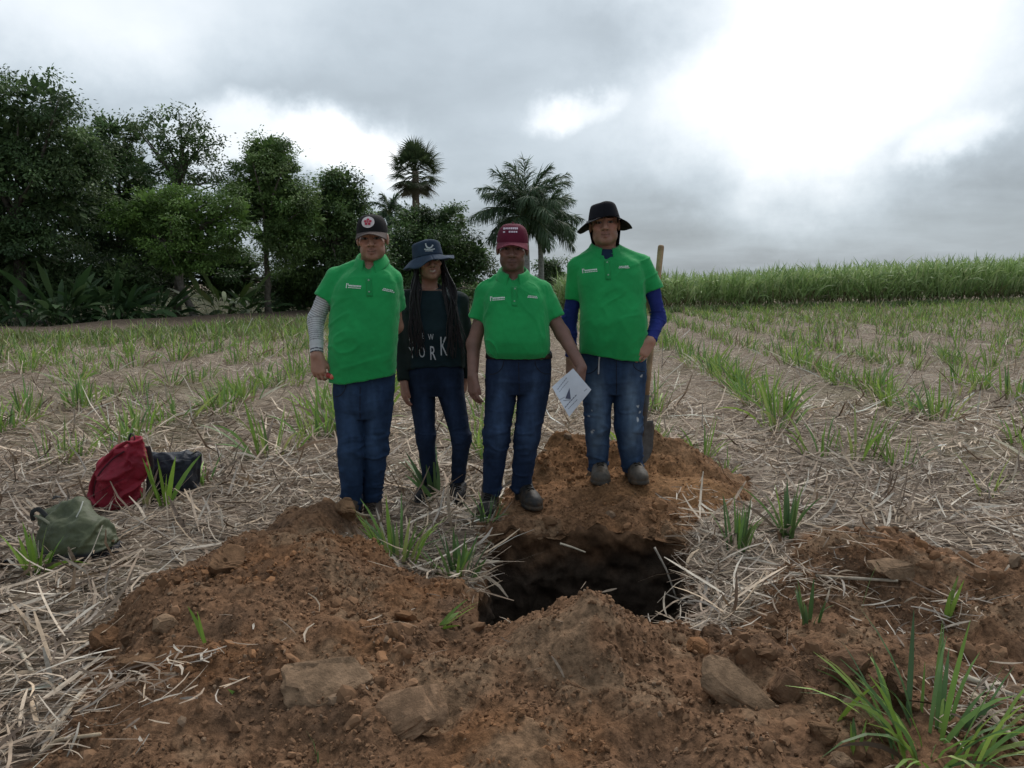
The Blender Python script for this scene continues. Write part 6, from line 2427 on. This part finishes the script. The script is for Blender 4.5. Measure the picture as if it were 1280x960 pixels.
    for (a_, b_, w) in (((697, 487), (709, 472), 0.003), ((699, 490), (711, 476), 0.002), ((706, 509), (721, 493), 0.0045), ((710, 511), (722, 499), 0.0025),
                        ((698, 500), (706, 496), 0.0025), ((730, 489), (734, 486), 0.003), ((704, 500.5), (713, 499.7), 0.003)):
        k = 6
        ink = []
        for i in range(k):
            f0, f1 = i / k, (i + 0.8) / k
            A_, B_ = np.array(U(*a_)), np.array(U(*b_))
            ink.append(stroke(A_ + (B_ - A_) * f0, A_ + (B_ - A_) * f1, w))
        decal("printed_line", bp, ink, M["ink"], o, pc, 0.0015, (0.10, 0.11, 0.17))


# ============ man in black bucket hat
def man_bucket():
    Y = 4.83
    P, org, root = setup(Y, (772, 612))
    tag(root, "man in green polo, black sun hat and blue arm sleeves by the shovel", "person", "people standing behind the pit")
    skin = (0.39, 0.21, 0.152)
    hc = P(755.5, 280, -0.02)
    m = head_frame(R(-5), R(-4), R(-3))
    s = 1.08
    neck = P(757, 312, 0.02)
    shA, shB = P(724, 335, 0.02), P(801, 333, 0.02)
    elA, wrA = P(712, 398, 0.06), P(714, 448, 0.02)
    elB, wrB = P(823, 398, 0.03), P(813, 426, -0.10)
    pel = [(432, 725, 806, 0.118, 0.01), (455, 726, 808, 0.122, 0.0), (475, 727, 808, 0.118, 0.0), (492, 731, 804, 0.09, 0.0)]
    legs = [[(747, 480, 0.0, 0.100), (747, 530, -0.02, 0.080), (748, 586, 0.02, 0.063)], [(786, 480, 0.0, 0.102), (785, 532, -0.02, 0.086), (791, 588, 0.02, 0.068)]]
    FT, J = leg_field(P, Y, pel, legs)
    lo = v3(P(690, 0)[0], Y - 0.30, P(0, 500)[2])
    hi = v3(P(848, 0)[0], Y + 0.28, P(0, 242)[2])
    F = Field(lo, hi, 0.0043)
    add_head(F, hc, s, m, neck, 1.0, 0.005, 0.062)
    F.loft(secs(P, [(322, 740, 782, 0.05, 0.0), (336, 728, 797, 0.080, 0.0), (362, 732, 796, 0.100, 0.01), (385, 740, 790, 0.08, 0.02)], Y), 0.03)
    F.chain([shA, elA, wrA], [0.044, 0.043, 0.031], 0.02)
    F.chain([shB, elB, wrB], [0.044, 0.043, 0.031], 0.02)
    add_hand(F, wrA, v3(0.0, -0.12, -1), v3(0.75, 0.6, 0.1), v3(0.6, -0.8, 0.1), (0.3, 0.5, 0.4), 1.05, (0.35, 0.9, 0.2))
    add_hand(F, wrB, v3(-0.55, -0.25, -0.75), v3(-0.25, 0.9, -0.1), v3(-0.75, -0.2, 0.6), (0.25, 0.55, 0.45), 1.05, (0.75, 0.55, 0.0))
    field_obj("body", F, M["skin"], root, org, skin_colors(skin, hc, s, m, stubble=0.22, smile=0.006, teeth=False, lips=(0.22, 0.085, 0.07)))
    # navy shirt showing at the neck
    FU = Field(P(730, 350, -0.16), P(792, 306, 0.16), 0.0045)
    FU.loft(secs(P, [(312, 743, 772, 0.062, 0.01), (322, 738, 778, 0.080, 0.012), (345, 733, 790, 0.104, 0.015)], Y), 0.0)
    FU.cone(neck + v3(0, -0.02, -0.006), neck + v3(0, -0.02, 0.12), 0.060, 0.075, 0.0, "s")
    field_obj("undershirt", FU, M["cloth"], root, org, (0.012, 0.028, 0.055))
    FS = Field(v3(P(692, 0)[0], Y - 0.28, P(0, 464)[2]), v3(P(846, 0)[0], Y + 0.28, P(0, 298)[2]), 0.0068)
    FS.loft(secs(P, [(313, 742, 773, 0.058, 0.0), (320, 729, 789, 0.085, 0.0), (329, 721, 802, 0.110, 0.0), (345, 719, 806, 0.128, 0.01), (375, 724, 805, 0.142, 0.03), (400, 724, 806, 0.155, 0.05), (425, 723, 807, 0.152, 0.04), (450, 724, 806, 0.138, 0.02)], Y), 0.0)
    FS.cone(P(745, 316, 0.02), P(725, 331, 0.02), 0.048, 0.054, 0.03)
    FS.cone(P(770, 315, 0.02), P(800, 329, 0.02), 0.048, 0.056, 0.03)
    hemA, hemB = P(717, 375, 0.03), P(818, 363, 0.0)
    FS.sleeve([P(721, 336, 0.02), hemA + (hemA - shA) * 0.4], [0.058, 0.053], hemA, v3(-0.05, 0, -1))
    FS.sleeve([P(803, 332, 0.02), hemB + (hemB - shB) * 0.5], [0.062, 0.058], hemB, unit(hemB - shB) + v3(0, 0, -0.7))
    FS.half(P(765, 446), unit(v3(-0.14, 0, -1)))
    FS.cone(neck + v3(0, -0.005, -0.03), neck + v3(0, -0.02, 0.12), 0.066, 0.085, 0.0, "s")
    vt, vb = P(756, 306), P(755, 332)
    FS.cone(vb + v3(0, -0.14, 0), vt + v3(0, -0.11, 0), 0.006, 0.055, 0.0, "s", (1, 0.55, 1))
    o, V, Q = field_obj("polo_shirt", FS, M["polo"], root, org, polo_color(GREEN), folds(67, 0.0066, (4, 4, 8), 0.001, tilt=0.6))
    bv = bvh_of(V, Q)
    collar(o, org, neck + v3(0, 0.002, 0.034), head_frame(0, R(2)), 0.074, 0.076, GREEN * 1.05)
    a, b = P(727, 339), P(770, 334.5)
    chest_prints(bv, o, org, 1.0, (a[0], a[2], 0.10), (b[0], b[2], 0.03))
    placket(bv, o, org, P(756, 326), P(757, 350))
    for nm, sh_, el_, wr_, he_ in (("a", shA, elA, wrA, hemA), ("b", shB, elB, wrB, hemB)):
        FA = Field(np.min([el_, wr_, he_], 0) - 0.1, np.max([el_, wr_, he_], 0) + 0.1, 0.0045)
        st = he_ + (sh_ - he_) * 0.3
        FA.chain([st, el_, wr_], [0.051, 0.047, 0.036], 0.02)
        FA.half(wr_ + (el_ - wr_) * 0.03, wr_ - el_, wr_ - 0.07, wr_ + 0.07)
        field_obj("arm_sleeve", FA, M["cloth"], root, org, (0.022, 0.034, 0.185), folds(72, 0.005, (8, 8, 26), 0.001))
    spots = [(P(738, 512, -0.09), 0.007), (P(739, 541, -0.09), 0.010), (P(742, 537, -0.09), 0.005), (P(797, 508, -0.09), 0.010), (P(797, 524, -0.09), 0.009), (P(800, 515, -0.08), 0.007), (P(802, 470, -0.08), 0.010), (P(735, 520, -0.08), 0.006)]
    F2 = FT
    o, V, Q = field_obj("jeans", FT, M["denim"], root, org, trouser_color((0.020, 0.042, 0.092), (0.115, 0.170, 0.245), spots, 9, [(P(744, 485), P(745, 545), 0.045), (P(786, 490), P(788, 535), 0.05)]), jean_disp(87, J))
    jean_seams(V, Q, root, org, P, (767, 448, 768, 490), [(746, 450, 729, 466), (788, 452, 804, 463)])
    bj = bvh_of(V, Q)
    c0, c1 = P(746.5, 444), P(746, 465)
    mb = MB()
    pts = [on_surface(bj, c0[0] + (c1[0] - c0[0]) * f, c0[2] + (c1[2] - c0[2]) * f, 0.006) for f in np.linspace(0, 1, 8)]
    pts[0] = pts[0] + v3(0, -0.02, 0)
    mb.tube(pts, 0.0045, 6, (0.50, 0.50, 0.52))
    mb.build("drawstring", M["cloth"], root, org)
    for (ax, ay, dy, tx) in ((749, 592, 0.02, -0.03), (791, 595, 0.02, 0.06)):
        p = P(ax, ay, dy)
        p[2] = gz(p[0], p[1] - 0.08) - 0.012
        boot("boot", root, org, p + v3(0, 0.07, 0), (tx, -1), 0.295, 0.112, 0.15, (0.075, 0.062, 0.05), (0.04, 0.034, 0.028), M["leather"], 8)
    fl = lambda A: -0.040 * np.abs(np.sin(A)) ** 2 + 0.012 * np.cos(A)
    cr, cb = bucket_hat(root, org, hc, s, m, (0.010, 0.010, 0.014), (0.011, 0.011, 0.015), 0.026, 0.094, 0.068, 0.089, 0.152, 0.018, 0.004, M["cloth"], 0.4, fl)
    # neck flap hanging from the back of the brim
    na, nr = 40, 8
    A = np.linspace(R(82), R(278), na)
    G = np.zeros((na, nr, 3))
    for j in range(nr):
        w = j / (nr - 1)
        rr = 0.098 + 0.006 * np.sin(A * 9) * w - 0.028 * w
        G[:, j] = np.stack([rr * np.sin(A), 0.02 - rr * 1.12 * np.cos(A), 0.024 - 0.145 * w + 0 * A], 1)
    mb = MB()
    mb.grid((hc + (G.reshape(-1, 3) * s) @ m.T).reshape(na, nr, 3), (0.009, 0.009, 0.012))
    fo = mb.build("neck_flap", M["cloth"], root, org)
    md = fo.modifiers.new("thick", "SOLIDIFY")
    md.thickness = 0.003


man_striped()
woman()
man_maroon()
man_bucket()


# ------------------------------------------------------------------ shovel stuck in the heap
def build_shovel():
    Y = 5.02
    top, neckp, tip = at(826.5, 306, Y - 0.02), at(807.5, 497, Y), at(805, 590, Y)
    base = tip.copy()
    root = empty("shovel", base)
    tag(root, "wooden handled shovel standing in the earth heap beside the bucket hat man", "shovel")
    d = unit(neckp - top)
    mb = MB()
    L = np.linalg.norm(neckp - top)
    t = np.array([0, 0.004, 0.012, 0.03, 0.2, 0.5, 0.8, 1.0])
    r_ = np.array([0.008, 0.016, 0.0195, 0.020, 0.019, 0.0185, 0.019, 0.020])
    mb.tube(top + d * (t * L)[:, None], r_, 14, None)
    mb.build("handle", M["wood"], root, base)
    mb = MB()
    e = neckp + d * 0.20
    mb.tube(np.array([neckp - d * 0.02, neckp - d * 0.018, neckp + d * 0.1, e, e + d * 0.05]), [0.021, 0.024, 0.022, 0.017, 0.010], 14, None)
    mb.build("socket", M["steel"], root, base)
    # dished pointed blade, edge-on a little
    up = -d
    sx = unit(np.cross(up, v3(0, 1, 0.0)) + v3(0.0, -0.75, 0))
    nz = np.cross(sx, up)
    ni, nj = 17, 15
    G = np.zeros((ni, nj, 3))
    for i in range(ni):
        u = i / (ni - 1)
        hw = 0.095 * (min(1, 0.82 + u) if u < 0.2 else 1.0) * (1 - max(0, (u - 0.55) / 0.45) ** 2.2) ** 0.75
        for j in range(nj):
            v = 2 * j / (nj - 1) - 1
            G[i, j] = neckp + d * (0.155 + 0.28 * u) + sx * hw * v + nz * (0.022 * (1 - v * v) - 0.02 * u * u - 0.01)
    mb = MB()
    mb.grid(G, None)
    b = mb.build("blade", M["steel"], root, base)
    md = b.modifiers.new("thick", "SOLIDIFY")
    md.thickness = 0.004


build_shovel()


# ------------------------------------------------------------------ backpacks
def strap(parent, org, pts, w, c, name="strap", th=0.004):
    pts = np.array(pts, float)
    n = 24
    t = np.linspace(0, 1, n)
    tt = np.linspace(0, 1, len(pts))
    C = np.stack([np.interp(t, tt, pts[:, k]) for k in range(3)], 1)
    ker = np.hanning(9)
    ker /= ker.sum()
    C = np.stack([np.convolve(np.pad(C[:, k], 4, mode="edge"), ker, mode="valid") for k in range(3)], 1)
    mb = MB()
    mb.tube(C, w / 2, 10, c, flat=0.25)
    return mb.build(name, M["nylon"], parent, org)


def build_red_pack():
    Y = 4.75
    P = lambda px, py, dy=0: at(px, py, Y + dy)
    base = P(148, 632)
    base[2] = gz(base[0], base[1])
    root = empty("backpack", base)
    tag(root, "red backpack slumped upright on the straw", "backpack", "backpacks on the straw")
    h = 0.006
    F = Field(P(85, 665, 0.0) - v3(0.1, 0.35, 0), P(205, 525, 0.0) + v3(0.1, 0.35, 0), h)
    F.chain([P(146, 622), P(150, 595), P(160, 568)], [0.118, 0.118, 0.075], 0.05, sq=(1, 0.9, 1))
    F.chain([P(132, 620, 0.02), P(140, 590, 0.02), P(160, 562, 0.02)], [0.085, 0.08, 0.06], 0.05)
    F.cone(P(120, 628, 0.0), P(142, 630, -0.02), 0.045, 0.06, 0.04)
    F.cone(P(172, 556, -0.02), P(176, 585, -0.02), 0.042, 0.05, 0.03)
    F.half(v3(0, 0, base[2] - 0.01), v3(0, 0, -1))

    def colf(V, n):
        C = np.tile(np.array([0.235, 0.012, 0.028]), (len(V), 1))
        return C * (1 + 0.15 * fbm(V, 7, 3, 6))[:, None]
    o, V, Q = field_obj("pack_body", F, M["nylon"], root, base, colf, folds(91, 0.026, (5, 5, 8), 0.004), 1)
    bv = bvh_of(V, Q)

    def lay(pts, w, c, name, off=0.013):
        W = []
        for (px, py) in pts:
            p = P(px, py)
            W.append(on_surface(bv, p[0], p[2], off))
        return strap(o, base, W, w, c, name)
    lay([(121, 640), (120, 615), (128, 590), (143, 568), (160, 556), (170, 550)], 0.030, (0.30, 0.03, 0.05), "front_panel_edge")
    lay([(127, 636), (127, 612), (135, 590), (150, 570), (166, 560)], 0.010, (0.055, 0.004, 0.010), "zipper", 0.010)
    lay([(131, 612), (145, 604), (158, 596), (167, 592)], 0.008, (0.07, 0.005, 0.012), "pocket_zipper", 0.010)
    q = [P(162, 556, -0.05), P(161, 548, -0.05), P(164, 541, -0.04), P(168, 545, -0.03), P(169, 552, -0.03)]
    strap(root, base, q, 0.014, (0.012, 0.010, 0.010), "carry_loop")
    strap(root, base, [P(184, 556, 0.05), P(190, 580, 0.06), P(187, 605, 0.05), P(184, 625, 0.02)], 0.035, (0.05, 0.045, 0.045), "shoulder_strap")


def build_green_pack():
    Y = 3.85
    P = lambda px, py, dy=0: at(px, py, Y + dy)
    base = P(95, 698)
    base[2] = gz(base[0], base[1])
    root = empty("backpack", base)
    tag(root, "olive green backpack lying flat nearest the camera", "backpack", "backpacks on the straw")
    F = Field(P(10, 740) - v3(0.1, 0.35, 0), P(180, 600) + v3(0.1, 0.35, 0.1), 0.006)
    F.chain([P(100, 640, 0.1), P(112, 672, 0.0), P(112, 686, -0.05)], [0.060, 0.098, 0.085], 0.05)
    F.chain([P(62, 650, 0.1), P(76, 670, 0.02), P(85, 685, -0.04)], [0.055, 0.085, 0.085], 0.05)
    F.cone(P(98, 632, 0.12), P(60, 648, 0.12), 0.040, 0.048, 0.05)
    F.cone(P(128, 676, 0.0), P(120, 692, -0.04), 0.06, 0.055, 0.05)
    F.half(v3(0, 0, base[2] - 0.015), v3(0, 0, -1))

    def colf(V, n):
        C = np.tile(np.array([0.070, 0.080, 0.042]), (len(V), 1))
        C = C * (1 + 0.12 * fbm(V, 6, 3, 6))[:, None]
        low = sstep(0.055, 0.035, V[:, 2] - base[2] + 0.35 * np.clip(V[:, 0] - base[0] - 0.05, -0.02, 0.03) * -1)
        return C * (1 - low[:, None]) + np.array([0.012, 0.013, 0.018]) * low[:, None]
    o, V, Q = field_obj("pack_body", F, M["nylon"], root, base, colf, folds(92, 0.022, (4, 4, 7), 0.003), 1)
    F2 = Field(P(95, 730) - v3(0.05, 0.3, 0), P(165, 650) + v3(0.05, 0.3, 0), 0.006)
    F2.chain([P(112, 697, -0.05), P(132, 692, -0.02), P(141, 684, 0.04)], [0.045, 0.052, 0.045], 0.03)
    F2.half(v3(0, 0, base[2] - 0.015), v3(0, 0, -1))
    field_obj("dark_base", F2, M["nylon"], root, base, (0.014, 0.014, 0.020), folds(93, 0.006), 2)
    strap(root, base, [P(42, 652, 0.08), P(39, 640, 0.08), P(48, 635, 0.1), P(58, 645, 0.06), P(66, 655, 0.0)], 0.024, (0.010, 0.011, 0.010), "shoulder_strap")
    strap(root, base, [P(44, 644, 0.06), P(52, 648, 0.0), P(64, 656, -0.02)], 0.022, (0.055, 0.062, 0.035), "webbing")
    strap(root, base, [P(-20, 712, -0.06), P(5, 702, -0.06), P(24, 694, -0.05), P(50, 690, -0.04)], 0.05, (0.012, 0.014, 0.024), "shoulder_strap")
    strap(root, base, [P(104, 626, 0.0), P(100, 638, -0.05), P(95, 647, -0.07)], 0.006, (0.42, 0.42, 0.38), "zip_pull")
    strap(root, base, [P(66, 624, 0.12), P(70, 620, 0.14), P(76, 622, 0.14)], 0.02, (0.01, 0.01, 0.01), "carry_loop")


def build_black_pack():
    Y = 5.0
    P = lambda px, py, dy=0: at(px, py, Y + dy)
    base = P(215, 618)
    base[2] = gz(base[0], base[1])
    root = empty("backpack", base)
    tag(root, "black backpack behind the red one", "backpack", "backpacks on the straw")
    F = Field(P(160, 650) - v3(0.1, 0.3, 0), P(280, 540) + v3(0.1, 0.3, 0), 0.007)
    sec = secs(P, [(620, 190, 240, 0.09, 0.0), (600, 186, 246, 0.11, 0.0), (580, 184, 248, 0.10, 0.0), (570, 186, 249, 0.07, -0.01), (565, 190, 247, 0.035, -0.02)], Y)
    F.loft(sec, 0.0, n=3.0)
    F.half(v3(0, 0, base[2] - 0.01), v3(0, 0, -1))
    field_obj("pack_body", F, M["nylon"], root, base, (0.014, 0.018, 0.028), folds(94, 0.02, (5, 5, 6), 0.003), 3)
    strap(root, base, [P(240, 568, -0.04), P(247, 564, -0.05), P(252, 567, -0.04), P(250, 575, -0.03)], 0.03, (0.010, 0.010, 0.013), "carry_loop")
    strap(root, base, [P(192, 590, -0.08), P(186, 600, -0.12), P(190, 612, -0.12), P(200, 618, -0.10)], 0.03, (0.010, 0.010, 0.012), "shoulder_strap")
    strap(root, base, [P(200, 577, -0.09), P(220, 574, -0.11), P(240, 576, -0.09)], 0.008, (0.03, 0.034, 0.04), "zipper")


build_red_pack()
build_green_pack()
build_black_pack()


# ------------------------------------------------------------------ loose cane stalks
def stalk(pts, rad, label, c=(0.40, 0.33, 0.23)):
    pts = np.array(pts, float)
    n = 14
    t = np.linspace(0, 1, n)
    tt = np.linspace(0, 1, len(pts))
    C = np.stack([np.interp(t, tt, pts[:, k]) for k in range(3)], 1)
    mb = MB()
    rr = rad * (1 - 0.35 * t) * (1 + 0.12 * (np.arange(n) % 3 == 0))
    mb.tube(C, rr, 8, c)
    base = pts[0]
    me = mesh_np("cane_stalk", np.concatenate(mb.v) - base, np.concatenate(mb.f), np.concatenate(mb.c))
    me.validate()
    o = link("cane_stalk", me, M["straw"], None, base)
    tag(o, label, "stalk", "loose cane stalks")


def gp(px, py, up=0.01):
    g = gnd(px, py, 0.03)
    return v3(g[0], g[1], gz(g[0], g[1]) + up)


stalk([at(818, 684, 4.08), at(833, 712, 4.03), at(845, 746, 3.98)], 0.006, "thin pale stalk leaning down the back wall of the pit", (0.42, 0.36, 0.30))
stalk([gp(88, 706, 0.012), gp(130, 704, 0.014), gp(195, 694, 0.016)], 0.010, "long dry stalk lying in front of the olive backpack", (0.30, 0.23, 0.16))
stalk([gp(42, 943, 0.012), gp(75, 945, 0.014), gp(128, 948, 0.014)], 0.008, "short cut stalk at the bottom edge of the straw", (0.45, 0.35, 0.24))
stalk([gp(60, 915, 0.02), gp(100, 880, 0.022), gp(122, 850, 0.02)], 0.009, "pale stalk slanting up the straw edge beside the earth bank", (0.48, 0.42, 0.34))
stalk([gp(0, 800, 0.03), gp(25, 812, 0.035), gp(42, 840, 0.03)], 0.011, "curved stalk at the left edge of the straw", (0.46, 0.39, 0.30))
stalk([gp(1205, 885, 0.03), gp(1240, 893, 0.02), gp(1290, 908, 0.02)], 0.011, "thick pale stalk beside the largest foreground tuft", (0.46, 0.40, 0.31))
stalk([gp(1215, 905, 0.03), gp(1245, 935, 0.02), gp(1275, 960, 0.02)], 0.010, "thick stalk slanting out of the bottom corner", (0.42, 0.35, 0.26))
stalk([gp(985, 752, 0.02), gp(1040, 755, 0.02), gp(1120, 765, 0.02)], 0.009, "long thin stalk across the straw patch on the right spoil", (0.42, 0.36, 0.28))
stalk([gp(432, 672, 0.04), gp(452, 660, 0.05), gp(470, 650, 0.05)], 0.007, "thin stalk crossing the clods at the striped sleeve man's feet", (0.44, 0.36, 0.26))
stalk([gp(700, 676, 0.01), gp(715, 677, 0.012), gp(732, 677, 0.012)], 0.006, "short pale stalk on the back rim of the pit", (0.50, 0.43, 0.33))
stalk([gp(1170, 520, 0.02), gp(1130, 523, 0.03), gp(1102, 530, 0.02)], 0.012, "reddish stalk lying between the right crop rows", (0.24, 0.15, 0.10))
